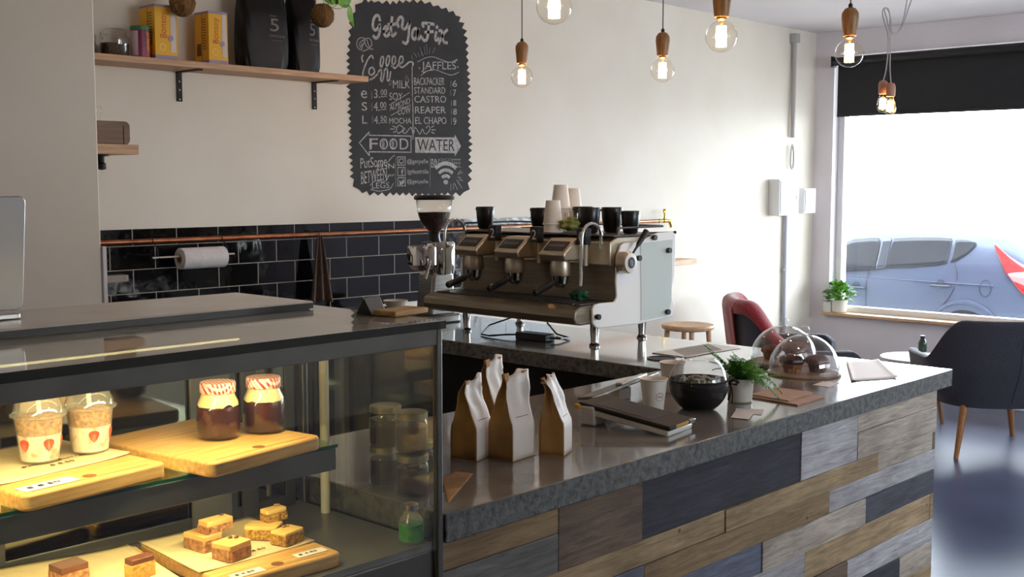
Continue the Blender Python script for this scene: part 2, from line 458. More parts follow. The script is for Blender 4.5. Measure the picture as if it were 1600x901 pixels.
rows = [(2, [X0, jx(829, 880), jx(1132, 800), jx(1371, 700), XE], ['grey', 'tan', 'tan', 'pale']),
        (3, [X0, jx(880, 900), jx(1005, 890), jx(1295, 780), XE], ['slate', 'blue', 'tan2', 'white']),
        (4, [X0, 1.95, jx(1190, 840), jx(1351, 790), XE], ['grey', 'blue', 'pale', 'slate']),
        (5, [X0, 1.8, 2.25, jx(1257, 880), XE], ['pale', 'slate', 'white', 'tan']),
        (6, [X0, 2.1, jx(1257, 900), jx(1323, 880), XE], ['tan', 'grey', 'brown', 'white']),
        (7, [X0, 1.7, 2.5, jx(1340, 890), jx(1405, 870), XE], ['slate', 'tan2', 'grey', 'slate2', 'pale']),
        (8, [X0, 2.0, 2.7, XE], ['pale', 'brown', 'tan'])]
for i, js, ts in rows:
    for k in range(len(ts)): pk.append((js[k], js[k+1], b[i], b[i+1], ts[k]))
for i in range(9, len(b)-1):
    x = X0
    while x < XE-.01:
        x2 = min(XE, x+random.uniform(.3, .8))
        if XE-x2 < .15: x2 = XE
        pk.append((x, x2, b[i], b[i+1], random.choice(list(T)))); x = x2
def plank_mat():
    m, nt, N, L, B = _new('reclaimed_timber')
    tc = N.new('ShaderNodeTexCoord'); a = N.new('ShaderNodeAttribute'); a.attribute_name = 'tint'
    off = N.new('ShaderNodeVectorMath'); off.operation = 'MULTIPLY_ADD'; off.inputs[1].default_value = (37, 53, 71)
    L.new(a.outputs['Color'], off.inputs[0]); L.new(tc.outputs['Object'], off.inputs[2])
    mp = N.new('ShaderNodeMapping'); mp.inputs['Scale'].default_value = (2.2, 2.2, 26); L.new(off.outputs[0], mp.inputs['Vector'])
    n1 = N.new('ShaderNodeTexNoise'); n1.inputs['Scale'].default_value = 3; n1.inputs['Detail'].default_value = 7; n1.inputs['Roughness'].default_value = .7; n1.inputs['Distortion'].default_value = .8
    L.new(mp.outputs[0], n1.inputs['Vector'])
    r1 = N.new('ShaderNodeValToRGB'); r1.color_ramp.elements[0].position = .3; r1.color_ramp.elements[1].position = .7
    r1.color_ramp.elements[0].color = (.48, .44, .42, 1); r1.color_ramp.elements[1].color = (1.18, 1.16, 1.14, 1)
    L.new(n1.outputs['Fac'], r1.inputs[0])
    n2 = N.new('ShaderNodeTexNoise'); n2.inputs['Scale'].default_value = 5; n2.inputs['Detail'].default_value = 4; L.new(off.outputs[0], n2.inputs['Vector'])
    r2 = N.new('ShaderNodeValToRGB'); r2.color_ramp.elements[0].position = .25; r2.color_ramp.elements[1].position = .6
    r2.color_ramp.elements[0].color = (.7, .68, .68, 1); r2.color_ramp.elements[1].color = (1.05, 1.05, 1.05, 1); L.new(n2.outputs['Fac'], r2.inputs[0])
    # knots and nail holes
    vo = N.new('ShaderNodeTexVoronoi'); vo.inputs['Scale'].default_value = 9; L.new(off.outputs[0], vo.inputs['Vector'])
    r3 = N.new('ShaderNodeValToRGB'); r3.color_ramp.elements[0].position = .035; r3.color_ramp.elements[1].position = .075
    r3.color_ramp.elements[0].color = (.3, .24, .22, 1); r3.color_ramp.elements[1].color = (1, 1, 1, 1); L.new(vo.outputs['Distance'], r3.inputs[0])
    out = a.outputs['Color']
    for r_ in (r1, r2, r3):
        mx = N.new('ShaderNodeMix'); mx.data_type = 'RGBA'; mx.blend_type = 'MULTIPLY'; mx.inputs['Factor'].default_value = 1
        L.new(out, mx.inputs[6]); L.new(r_.outputs[0], mx.inputs[7]); out = mx.outputs[2]
    L.new(out, B.inputs['Base Color']); B.inputs['Roughness'].default_value = .8
    bp = N.new('ShaderNodeBump'); bp.inputs['Strength'].default_value = .35; bp.inputs['Distance'].default_value = .004
    L.new(n1.outputs['Fac'], bp.inputs['Height']); L.new(bp.outputs[0], B.inputs['Normal'])
    return m
M['plank'] = plank_mat()
pl = MB()
for x0, x1, zt, zb, t in pk:
    c = T[t]; k = random.uniform(.92, 1.08)
    pl.box(x0+.0006, x1-.0006, PY-random.uniform(0, .006), 1.545, zb+.0006, zt-.0006, tuple(q*k for q in c))
# return side facing the room
for i in range(len(b)-1):
    y = 1.52
    while y < YB-.05:
        y2 = min(YB-.02, y+random.uniform(.3, .9)); pl.box(3.60, XE-random.uniform(0, .005), y, y2-.001, b[i+1]+.0006, b[i]-.0006, tuple(q for q in T[random.choice(list(T))])); y = y2
pl.build('plank_cladding', M['plank'], cb, bevel=.0015, seg=1)
# back worktop along the tiled wall
bt = thing('back_bench', 'dark back bench along the black tiles', 'bench')
MB().box(nx+.02, 3.02, 3.8, YB-.014, CT-.04, CT).build('worktop', M['steel_dark'], bt, bevel=.003)
MB().box(nx+.02, 3.02, 3.84, YB-.02, 0, CT-.04).build('cabinet', M['blackm'], bt)
# ------------------------------------------------------------------ refrigerated cake display case
CX0, CX1, CY0, CY1, CZ = .22, 1.404, 1.492, 1.915, 1.307
LY0, LY1 = 1.81, 2.075   # rear ledge on the top
SH = 1.0975          # glass shelf top
DK = .90            # lower deck top
M['case_metal'] = mat('case_grey_metal', srgb(98, 96, 92), .4, .7, var=srgb(88, 86, 82), scale=10)
M['case_inner'] = mat('case_liner', srgb(120, 118, 112), .35, .5)
M['case_dark'] = mat('dark_mirror_door', srgb(150, 150, 140), .06, 1)
M['case_top'] = glass('sheen_top_glass', (.85, .85, .80), ior=2.6, body=srgb(226, 220, 202), bodyfac=.6)  # pale body colour stands in for the wall's reflection
M['green_edge'] = glass('green_shelf_glass', (.80, .93, .84))
M['green_rim'] = mat('green_glass_edge', srgb(14, 70, 46), .1, spec=.8)
M['dark_rim'] = mat('dark_glass_edge', srgb(12, 18, 15), .15)
M['pane_case'] = glass('case_glass', (.97, .97, .93), ior=1.5)
M['pane_side'] = glass('coated_side_glass', (.94, .94, .88), ior=2.1)
M['strip'] = emis('warm_strip_light', (1.0, .84, .42), 18.0)
dc = thing('cake_display_case', 'glass fronted cake display case with warm yellow lighting and dark glass top', 'display case')
cz = CZ-.014
# plinth and base
bs = MB(); bs.box(CX0, CX1, CY0+.012, CY1+.16, .10, DK-.012); bs.box(CX0+.04, CX1-.02, CY0+.05, CY1+.14, 0, .10)
bs.build('base', M['case_metal'], dc, bevel=.004)
MB().box(CX0+.01, CX1-.012, CY0+.014, CY1, DK-.012, DK).build('deck', M['case_inner'], dc)
# corner posts and header rails: an open metal frame
pw = .013
for x in (CX0, CX1-pw):
    MB().box(x, x+pw, CY0, CY0+pw, .1, cz).build('post', M['case_metal'], dc, bevel=.002)
    MB().box(x, x+pw*1.5 if x == CX0 else x+pw, CY1-.022, CY1, .1, cz).build('post', M['case_metal'], dc, bevel=.002)
hd = MB(); hd.box(CX0+pw, CX1-pw, CY0+.0005, CY0+.012, cz-.030, cz); hd.box(CX1-.012, CX1-.0005, CY0+pw, CY1-.022, cz-.030, cz); hd.box(CX0+.0005, CX0+.012, CY0+pw, CY1-.022, cz-.030, cz)
hd.box(CX0+pw, CX1-pw, CY1-.02, CY1-.001, cz-.05, cz)
hd.build('header_rail', M['case_metal'], dc, bevel=.001)
# glazing
MB().box(CX0+.013, CX1-.013, CY0+.003, CY0+.009, DK-.012, cz-.028).build('front_glass', M['pane_case'], dc)
MB().box(CX1-.009, CX1-.003, CY0+.013, CY1-.022, DK-.012, cz-.028).build('side_glass', M['pane_side'], dc)
MB().box(CX0+.003, CX0+.009, CY0+.013, CY1-.022, DK-.012, cz-.028).build('side_glass', M['pane_case'], dc)
tg = MB().box(CX0-.004, CX1+.004, CY0-.004, LY1+.008, cz, CZ-.0005).build('top_glass', M['case_top'], dc, bevel=.001)
er = MB(); er.box(CX0-.0045, CX1+.0045, CY0-.0047, CY0-.0037, cz-.001, CZ-.001); er.box(CX1+.0037, CX1+.0047, CY0-.004, LY1+.008, cz-.001, CZ-.001)
er.build('glass_edge', M['dark_rim'], tg)
# rear service ledge standing on the glass top
rl = MB().box(CX0, CX1-.045, LY0, LY1, CZ+.002, CZ+.015).build('rear_ledge', mat('ledge_laminate', srgb(228, 218, 202), .2, var=srgb(220, 209, 192), scale=6), dc, bevel=.002)
MB().box(CX0, CX1-.046, LY0-.0015, LY0-.0005, CZ+.0015, CZ+.012).build('edge_strip', M['black'], rl)
MB().box(CX0+.003, CX1-.05, LY0+.005, LY1-.008, CZ-.0005, CZ+.002).build('ledge_pad', M['black'], rl)
# rear sliding doors (dark mirror glass in metal frames)
for i, (x0, x1, y) in enumerate(((CX0+.03, .80, CY1-.010), (.76, CX1-.035, CY1-.018))):
    d = MB().box(x0+.02, x1-.02, y-.002, y+.003, DK+.02, cz-.06).build('sliding_door', M['case_dark'], dc)
    f = MB()
    f.box(x0, x0+.022, y-.005, y+.006, DK, cz-.045); f.box(x1-.022, x1, y-.005, y+.006, DK, cz-.045)
    f.box(x0+.02, x1-.02, y-.005, y+.006, DK, DK+.022); f.box(x0+.02, x1-.02, y-.005, y+.006, cz-.066, cz-.045)
    f.build('door_frame', M['case_metal'], d, bevel=.001)
MB().box(1.13, 1.215, CY1-.030, CY1-.0235, DK, cz-.05).build('mullion', M['case_inner'], dc, bevel=.001)
MB().box(1.24, 1.275, CY1-.031, CY1-.0235, DK, cz-.05).build('mullion', M['case_metal'], dc, bevel=.001)
ty = at(506, 600, X=1.376).y
MB().cyl((1.376, ty, DK), (1.376, ty, cz-.06), .0095, n=16).build('support_tube', mat('frosted_tube', srgb(200, 196, 180), .4), dc)
# shelf: glass sheet with green edge on a metal front channel
sx1 = at(527, 693, Y=CY0+.085).x
sy = CY0+.085
sh = MB().box(CX0+.012, sx1, sy, CY1-.032, SH-.006, SH).build('glass_shelf', M['green_edge'], dc)
MB().box(CX0+.012, sx1+.0004, sy-.0012, sy-.0002, SH-.0058, SH-.0002).build('shelf_edge', M['green_rim'], sh)
MB().box(CX0+.012, sx1-.001, sy+.002, sy+.016, SH-.046, SH-.0065).build('shelf_rail', M['case_metal'], dc, bevel=.0015)
for x in (.40, sx1-.04): MB().box(x, x+.008, sy+.017, CY1-.033, SH-.022, SH-.0065).build('shelf_bracket', M['case_metal'], dc)
# strip lights
MB().cyl((CX0+.05, CY0+.16, cz-.0045), (1.085, CY0+.16, cz-.0035), .0020, n=12).build('strip_light', M['strip'], dc)
MB().cyl((CX0+.05, sy+.024, SH-.016), (1.10, sy+.024, SH-.016), .004, n=12).build('strip_light', M['strip'], dc)
lamp('case_lamp_upper', 'AREA', (.68, CY0+.045, cz-.022), 4.0, (1, .84, .45), (R(28), 0, 0), shape='RECTANGLE', size=.9, size_y=.015)
lamp('case_lamp_lower', 'AREA', (.68, sy+.034, SH-.024), 3.2, (1, .84, .45), (R(28), 0, 0), shape='RECTANGLE', size=.9, size_y=.012)

# ------------------------------------------------------------------ serving boards in the case
def rrect(x0, x1, y0, y1, r, n=5):
    p = []
    for cx, cy, a0 in ((x1-r, y1-r, 0), (x0+r, y1-r, 90), (x0+r, y0+r, 180), (x1-r, y0+r, 270)):
        for i in range(n+1):
            a = R(a0+90*i/n); p.append((cx+r*math.cos(a), cy+r*math.sin(a)))
    return p
def serving_board(label, corners, z, hole=True, t=.024):
    """corners: front-right, front-left, back-left world xy points of the board's top"""
    fr, fl, bl = [Vector((c[0], c[1])) for c in corners]
    ux = (fr-fl); W = ux.length; ux.normalize(); a = math.atan2(ux.y, ux.x)
    uy = Vector((-ux.y, ux.x)); D = min((bl-fl).dot(uy), .295)
    t_ = thing('serving_board', label, 'serving board')
    b_ = MB().prism(rrect(0, W, 0, D, .014), 0, t, 'z').build('board', M['board'], t_, bevel=.004, seg=3)
    if hole:
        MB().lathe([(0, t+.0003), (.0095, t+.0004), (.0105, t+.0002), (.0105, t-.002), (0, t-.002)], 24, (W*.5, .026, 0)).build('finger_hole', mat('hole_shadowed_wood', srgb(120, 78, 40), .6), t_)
    g_ = MB(); g_.box(W*.08, W*.9, .0125, .0140, t-.001, t+.0003); g_.build('groove', mat('groove_wood', srgb(150, 104, 56), .6), t_)
    t_.location = (fl.x, fl.y, z); t_.rotation_euler = (0, 0, a)
    return t_, W, D, a, fl
zb = SH+.0005; zt_ = zb+.024
P2 = lambda px, py, z: at(px, py, Z=z)
b1, W1, D1, A1, O1 = serving_board('bamboo serving board under the kraft sheet and the two layered dessert cups', (P2(262, 722, zt_), P2(38, 775, zt_), P2(-70, 690, zt_)), zb)
b2, W2, D2, A2, O2 = serving_board('bare bamboo serving board under the two gingham lidded jars', (P2(503, 680, zt_), P2(331, 724, zt_), P2(199, 668, zt_)), zb)
b0, W0, D0, A0, O0 = serving_board('bamboo serving board cut off by the picture edge, only a rounded corner showing', (P2(7, 776, zt_), P2(-190, 820, zt_), P2(-280, 750, zt_)), zb)
zb2 = DK+.0005; zt2 = zb2+.024
b3, W3, D3, A3, O3 = serving_board('bamboo serving board under the kraft sheet with coffee and oat slices', (P2(535, 862, zt2), P2(352, 912, zt2), P2(222, 846, zt2)), zb2)
b4, W4, D4, A4, O4 = serving_board('bamboo serving board under the kraft sheet with two chocolate topped slices', (P2(312, 925, zt2), P2(40, 985, zt2), P2(-70, 890, zt2)), zb2)
def sheet(name, label, pts, z, m, cat='paper', curl=0, th=.0008):
    """paper sheet from four world xy points, slightly lifted at one edge"""
    a_, b_, c_, d_ = [Vector((p[0], p[1], 0)) for p in pts]
    def f(u, v):
        p = (a_*(1-u)+b_*u)*(1-v) + (d_*(1-u)+c_*u)*v
        h = .0012 + curl*(max(0, abs(u-.5)-.3)/.2)**2*(1-v*.4) + .0006*math.sin(7*u)*math.sin(5*v)**2
        return (p.x, p.y, h)
    o = MB().grid(f, 16, 12).build(name, m, None, solid=th, offset=0)
    o.location = (0, 0, z)
    return tag(o, label, cat)
def bl(O, A, W, D, u, v):   # point on a board
    return Vector((O.x+math.cos(A)*u*W-math.sin(A)*v*D, O.y+math.sin(A)*u*W+math.cos(A)*v*D))
M['case_sheet'] = mat('pale_serving_paper', srgb(222, 200, 156), .8, var=srgb(212, 190, 146), scale=25)
# kraft sheets
sheet('kraft_sheet', 'kraft paper sheet with a handwritten price under the two layered dessert cups', [bl(O1, A1, W1, D1, u, v) for u, v in ((-.02, .26), (.99, .30), (.92, 1.0), (-.02, 1.0))], zt_, M['case_sheet'], curl=.003)
sheet('kraft_sheet', 'kraft paper sheet holding the coffee and oat slices', [bl(O3, A3, W3, D3, u, v) for u, v in ((-.03, .24), (.99, .27), (.97, .99), (.0, 1.0))], zt2, M['case_sheet'], curl=.002)
sheet('kraft_sheet', 'kraft paper sheet holding the two chocolate topped slices', [bl(O4, A4, W4, D4, u, v) for u, v in ((-.02, .2), (.99, .22), (.95, 1.0), (-.02, 1.02))], zt2, M['case_sheet'], curl=.002)

def text_mesh(name, s, m, parent=None, align='CENTER', ext=.0005, spacing=1):
    cu = bpy.data.curves.new('lettering', 'FONT'); cu.body = s; cu.align_x = align; cu.size = 1; cu.extrude = ext; cu.resolution_u = 4; cu.space_character = spacing
    ob = bpy.data.objects.new('lettering', cu); C.objects.link(ob)
    dg = bpy.context.evaluated_depsgraph_get(); dg.update()
    me = bpy.data.meshes.new_from_object(ob.evaluated_get(dg))
    bpy.data.objects.remove(ob); bpy.data.curves.remove(cu)
    me.name = name; me.materials.clear(); me.materials.append(m)
    o = bpy.data.objects.new(name, me); C.objects.link(o)
    if parent is not None: o.parent = parent
    return o
def fit_text(name, s, m, parent, O, U, V, w, h, lift=.0006, **kw):
    """lettering fitted into a w x h box whose lower-left corner is O, along unit vectors U and V"""
    o = text_mesh(name, s, m, None, 'LEFT', 0, **kw)
    me = o.data
    xs = [v.co.x for v in me.vertices]; ys = [v.co.y for v in me.vertices]
    x0, x1, y0, y1 = min(xs), max(xs), min(ys), max(ys)
    U = Vector(U); V = Vector(V); Nn = U.cross(V)
    for v in me.vertices:
        p = Vector(O) + U*((v.co.x-x0)/(x1-x0)*w) + V*((v.co.y-y0)/(y1-y0)*h) + Nn*lift
        v.co = p
    if parent is not None:
        o.parent = parent
    md = o.modifiers.new('solid', 'SOLIDIFY'); md.thickness = .0004; md.offset = 0
    return o
def ribbon(mb, pts, w, N, lift=.0008, smooth=3):
    """flat stroke along a smoothed polyline lying in a plane with normal N"""
    P = [Vector(p) for p in pts]
    if len(P) > 2 and smooth:
        Q = []
        for i in range(len(P)-1):
            p0 = P[max(i-1, 0)]; p1 = P[i]; p2 = P[i+1]; p3 = P[min(i+2, len(P)-1)]
            for k in range(smooth):
                t = k/smooth
                Q.append(.5*((2*p1)+(p2-p0)*t+(2*p0-5*p1+4*p2-p3)*t*t+(3*p1-p0-3*p2+p3)*t**3))
        P = Q+[P[-1]]
    N = Vector(N).normalized(); vs = []; fs = []
    for i, p in enumerate(P):
        t = (P[min(i+1, len(P)-1)]-P[max(i-1, 0)])
        s = t.cross(N)
        if s.length < 1e-9: s = Vector((1, 0, 0))
        s.normalize()
        if i == 0: p = p - t.normalized()*w*.4
        if i == len(P)-1: p = p + t.normalized()*w*.4
        vs += [p+s*w/2+N*lift, p-s*w/2+N*lift]
    for i in range(len(P)-1): fs.append((2*i, 2*i+1, 2*i+3, 2*i+2))
    return mb.add(vs, fs)
# price cards on the boards
def price_card(label, O, A, W, D, u, v, w, d, z, txt, da=0):
    p = bl(O, A, W, D, u, v)
    t = thing('price_card', label, 'card', (p.x, p.y, z), A+da)
    MB().box(0, w, 0, d, .0004, .0012).build('card', M['paper'], t)
    fit_text('lettering', txt, M['ink'], t, (w*.12, d*.3, .0012), (1, 0, 0), (0, 1, 0), w*.6, d*.35)
    return t
price_card('white price card on the edge of the dessert cup board', O1, A1, W1, D1, .05, .05, .085, .030, zt_, '$ 8.50')
price_card('white price card beside the finger hole, in front of the coffee slices', O3, A3, W3, D3, .10, .03, .058, .022, zt2, '$ 4.50')
price_card('white price card at the board corner, in front of the oat slices', O3, A3, W3, D3, .68, .08, .060, .022, zt2, '$ 4.50')
# writing on the kraft sheet itself
ks = [o for o in bpy.data.objects if o.name.startswith('kraft_sheet')]
def sheet_note(sheet_o, O, A, W, D, u, v, w, h, txt):
    p = bl(O, A, W, D, u, v)
    fit_text('handwriting', txt, M['ink'], sheet_o, (p.x, p.y, .0028), (math.cos(A), math.sin(A), 0), (-math.sin(A), math.cos(A), 0), w, h)
sheet_note(ks[0], O1, A1, W1, D1, .34, .46, .125, .010, 'granola / yoghurt / berry')
sheet_note(ks[0], O1, A1, W1, D1, .48, .38, .04, .010, '$ 8.50')
sheet_note(ks[1], O3, A3, W3, D3, .46, .34, .035, .009, '$4.50')

# ------------------------------------------------------------------ gingham-lidded jars of layered dessert
M['jam'] = mat('dark_fruit_jelly', srgb(40, 15, 11), .25, var=srgb(66, 24, 13), scale=30, spec=.6)
M['cream'] = mat('custard_cream', srgb(232, 218, 160), .5, var=srgb(218, 200, 138), scale=40)
def gingham():
    m, nt, N, L, B = _new('red_gingham')
    tc = N.new('ShaderNodeTexCoord'); mp = N.new('ShaderNodeMapping'); mp.inputs['Rotation'].default_value = (.7, 0, .4); L.new(tc.outputs['Object'], mp.inputs['Vector'])
    waves = []
    for ax in 'XY':
        wv = N.new('ShaderNodeTexWave'); wv.wave_type = 'BANDS'; wv.bands_direction = ax; wv.inputs['Scale'].default_value = 50; wv.inputs['Distortion'].default_value = 0
        L.new(mp.outputs[0], wv.inputs['Vector'])
        gt = N.new('ShaderNodeMath'); gt.operation = 'GREATER_THAN'; gt.inputs[1].default_value = .5; L.new(wv.outputs['Fac'], gt.inputs[0]); waves.append(gt)
    ad = N.new('ShaderNodeMath'); ad.operation = 'ADD'; L.new(waves[0].outputs[0], ad.inputs[0]); L.new(waves[1].outputs[0], ad.inputs[1])
    hf = N.new('ShaderNodeMath'); hf.operation = 'MULTIPLY'; hf.inputs[1].default_value = .5; L.new(ad.outputs[0], hf.inputs[0])
    cr = N.new('ShaderNodeValToRGB'); cr.color_ramp.elements[0].color = (*srgb(240, 228, 215), 1); cr.color_ramp.elements[1].color = (*srgb(178, 36, 34), 1)
    L.new(hf.outputs[0], cr.inputs[0]); L.new(cr.outputs[0], B.inputs['Base Color']); B.inputs['Roughness'].default_value = .35
    return m
M['gingham'] = gingham()
jar = thing('dessert_jar', 'gingham lidded dessert jar nearer the front glass, on the bare bamboo board', 'jar', group='gingham lidded jars in the display case')
rj, hj = .0365, .078
prof = [(0, .0015), (rj*.80, .0015), (rj*.93, .006), (rj, .018), (rj, .048), (rj*.95, .060), (rj*.80, .072), (rj*.76, .079), (rj*.76, .088)]
MB().lathe(prof, 40).build('glass_body', M['glass'], jar)
MB().lathe([(0, .004), (rj*.78, .004), (rj*.90, .008), (rj*.965, .018), (rj*.965, .048), (rj*.93, .057), (0, .060)], 40).build('jelly', M['jam'], jar)
def wav(u, v):
    a = 2*PI*u; r = [rj*.935, rj*.90, rj*.78, rj*.73, 0][min(int(v*4+.001), 4)]
    z = [.055+.004*math.sin(3*a+.5)+.003*math.sin(7*a), .063, .072, .080, .081][min(int(v*4+.001), 4)]
    return (r*math.cos(a), r*math.sin(a), z)
MB().grid(wav, 48, 4).build('cream', M['cream'], jar)
lid = MB().lathe([(rj*.80, .079), (rj*.815, .080), (rj*.815, .0935), (rj*.78, .0965), (0, .0965), ], 40).build('lid', M['gingham'], jar)
p = P2(342, 684, zt_); jar.location = (p.x, p.y, zt_)
p = P2(413, 674, zt_); dup(jar, (p.x, p.y, zt_), .7, 'gingham lidded dessert jar deeper in the case, closer to the finger hole')

# ------------------------------------------------------------------ layered dessert cups with dome lids
M['clear_plastic'] = glass('clear_plastic', (.98, .98, .96), ior=1.7, body=(.9, .9, .85), bodyfac=.13)
M['granola'] = mat('granola', srgb(196, 150, 82), .8, var=srgb(140, 92, 44), scale=160, bump=.9, bscale=150)
M['yoghurt'] = mat('yoghurt', srgb(240, 230, 205), .5, var=srgb(196, 160, 116), scale=55, lo=.5, hi=.62, bump=.2)
M['straw'] = mat('strawberry', srgb(196, 40, 30), .35, var=srgb(222, 90, 60), scale=60)
M['straw_white'] = mat('white_straw', srgb(245, 238, 222), .4)
pc = thing('dessert_cup', 'domed dessert cup of yoghurt and granola, closer to the kraft sheet edge', 'cup', group='domed dessert cups in the display case')
rb, rt, hc = .026, .034, .066
MB().lathe([(0, .001), (rb, .001), (rb+.001, .004), (rt, hc), (rt+.002, hc+.001)], 40).build('cup', M['clear_plastic'], pc)
k = lambda z: rb+(rt-rb)*z/hc-.0012
MB().lathe([(0, .003), (k(.003), .003), (k(.012), .012), (k(.04), .040), (0, .041)], 32).build('yoghurt', M['yoghurt'], pc)
MB().lathe([(0, .039), (k(.040), .0405), (k(.060), .060), (k(.06)*.8, .066), (0, .068)], 40).build('granola', M['granola'], pc)
fr_ = MB()
for a in (-2.75, -1.55, -.3, 1.1):
    r = k(.028)+.0004
    M3 = rot('Z', math.degrees(a)) 
    sl_ = MB().prism([(x*.0088, y*.0088) for x, y in ((0, -1.25), (.45, -.75), (.85, .05), (.8, .55), (.4, .8), (0, .86), (-.4, .8), (-.8, .55), (-.85, .05), (-.45, -.75))], -.0008, .0008, 'z')
    fr_.join(sl_, Matrix.Translation(M3 @ Vector((r+.0002, 0, .028))) @ (M3 @ rot('Y', 97) @ rot('Z', 90)).to_4x4())
fr_.build('strawberry_slices', M['straw'], pc)
dl = MB().lathe([(rt-.001, hc), (rt+.0045, hc), (rt+.005, hc+.003), (rt+.001, hc+.005), (rt*.98, hc+.012), (rt*.86, hc+.023), (rt*.6, hc+.032), (rt*.25, hc+.036)], 40).build('dome_lid', M['clear_plastic'], pc)
MB().cyl((.002, .0, .055), (-.001, .002, hc+.052), .0035, n=14).build('straw', M['straw_white'], pc)
p = P2(63, 722, zt_); pc.location = (p.x, p.y, zt_+.0035); pc.scale = (1.07,)*3
p = P2(142, 707, zt_); dup(pc, (p.x, p.y, zt_+.0035), .9, 'domed dessert cup of yoghurt and granola, between its twin and the jar board', scale=1.07)

# ------------------------------------------------------------------ slices
M['slice_base'] = mat('nut_crumb_base', srgb(140, 92, 58), .8, var=srgb(190, 140, 92), scale=120, bump=.9, bscale=140)
M['slice_top'] = mat('coffee_cream_topping', srgb(214, 168, 104), .5, var=srgb(200, 150, 88), scale=30)
M['oat'] = mat('oat_crumb', srgb(214, 168, 78), .8, var=srgb(150, 104, 44), scale=190, bump=1, bscale=200)
M['oat_top'] = mat('pale_topping', srgb(226, 190, 110), .55, var=srgb(212, 172, 92), scale=40)
M['choc'] = mat('chocolate', srgb(92, 52, 32), .4, var=srgb(112, 66, 42), scale=30)
M['sponge'] = mat('vanilla_sponge', srgb(212, 170, 88), .8, var=srgb(190, 140, 64), scale=120, bump=.5, bscale=120)
M['bean'] = mat('coffee_bean', srgb(70, 42, 26), .4)
def slab(mb, w, d, z0, z1, seedv, j=.0016):
    rnd = random.Random(seedv)
    pts = [(x+rnd.uniform(-j, j), y+rnd.uniform(-j, j)) for x, y in rrect(-w/2, w/2, -d/2, d/2, .0035, 3)]
    mb.prism(pts, z0, z1, 'z')
def make_slice(label, cat, base_m, top_m, w, d, hb, ht, seedv, bean=None, group=None):
    t = thing('cake_slice', label, cat, group=group)
    m1 = MB(); slab(m1, w, d, 0, hb, seedv); m1.build('base_layer', base_m, t, bevel=.0015)
    m2 = MB(); slab(m2, w*.985, d*.985, hb, hb+ht, seedv+1, .0008); m2.build('topping', top_m, t, bevel=.002, seg=3)
    if bean:
        bb = MB()
        for bx, by in bean:
            bb.sphere((bx, by, hb+ht+.0016), .0035, 12, (1.25, .9, .65))
        bb.build('decoration', M['bean'] if top_m == M['slice_top'] else M['granola'], t)
    return t
def put(t, px, py, z, rz, ref=None):
    p = P2(px, py, ref or z); t.location = (p.x, p.y, z); t.rotation_euler = (0, 0, rz)
zs = zt2+.0030
cg = 'coffee slices in the display case'; og = 'oat slices in the display case'
a3 = A3
put(make_slice('coffee cream slice at the back of its pile, tucked under the topmost one', 'cake slice', M['slice_base'], M['slice_top'], .040, .058, .019, .008, 3, None, cg), 317, 855, zs, a3+.15)
put(make_slice('coffee cream slice with two beans, lowest and closest to the price card', 'cake slice', M['slice_base'], M['slice_top'], .050, .046, .019, .008, 5, ((.010, .012), (.016, .004)), cg), 362, 869, zs, a3+.25)
put(make_slice('coffee cream slice lying on top of the two others', 'cake slice', M['slice_base'], M['slice_top'], .054, .030, .013, .008, 8, ((.017, .006),), cg), 338, 852, zs+.0275, a3+.12, zs)
put(make_slice('oat slice at the back, under the other two oat slices', 'cake slice', M['oat'], M['oat_top'], .040, .060, .017, .006, 13, None, og), 412, 838, zs, a3+.7)
put(make_slice('oat slice with nuts, lowest and closest to the board corner', 'cake slice', M['oat'], M['oat_top'], .050, .036, .017, .006, 15, ((.004, .012), (.012, .010)), og), 449, 846, zs, a3+.25)
put(make_slice('oat slice lying across the top of its pile', 'cake slice', M['oat'], M['oat_top'], .044, .026, .014, .007, 17, ((.014, .006), (.010, .008)), og), 428, 831, zs+.0235, a3+.05, zs)
put(make_slice('chocolate iced slice at the frame edge, further along from the coffee slices', 'cake slice', M['slice_base'], M['choc'], .048, .040, .020, .010, 21, None, 'chocolate topped slices in the display case'), 108, 908, zs, a3+.1)
put(make_slice('narrow sponge slice with a glossy chocolate top, beside the coffee slice board', 'cake slice', M['sponge'], M['choc'], .044, .022, .024, .009, 23, None, 'chocolate topped slices in the display case'), 219, 900, zs, a3+.15)
# glass jars of preserve stacked on the worktop against the case
M['preserve'] = mat('dark_preserve', srgb(44, 34, 24), .3, var=srgb(60, 44, 28), scale=30)
M['lid_metal'] = mat('pale_metal_lid', srgb(170, 160, 130), .35, .8)
pj = thing('preserve_jar', 'lower preserve jar in front, standing on the concrete beside the case glass', 'jar', group='preserve jars against the case')
rp = .033
MB().lathe([(0, .001), (rp*.9, .001), (rp, .006), (rp, .058), (rp*.9, .066), (rp*.86, .070)], 32).build('glass_body', M['glass'], pj)
MB().lathe([(0, .004), (rp*.94, .006), (rp*.94, .054), (0, .056)], 32).build('contents', M['preserve'], pj)
MB().lathe([(rp*.9, .067), (rp*.96, .068), (rp*.96, .0795), (rp*.9, .081), (0, .081)], 32).build('lid', M['lid_metal'], pj)
jp = [(1.462, 1.640), (1.475, 1.735), (1.545, 1.715)]
pj.location = (*jp[0], CT)
dup(pj, (*jp[1], CT), .4, 'lower preserve jar at the back, touching the case side')
dup(pj, (*jp[2], CT), .8, 'lower preserve jar set apart from the case, partly behind the front one')
dup(pj, (jp[0][0]+.002, jp[0][1]+.004, CT+.0812), .3, 'preserve jar stacked on the front jar')
dup(pj, (jp[1][0]-.003, jp[1][1]-.004, CT+.0812), .9, 'preserve jar stacked on the back jar')
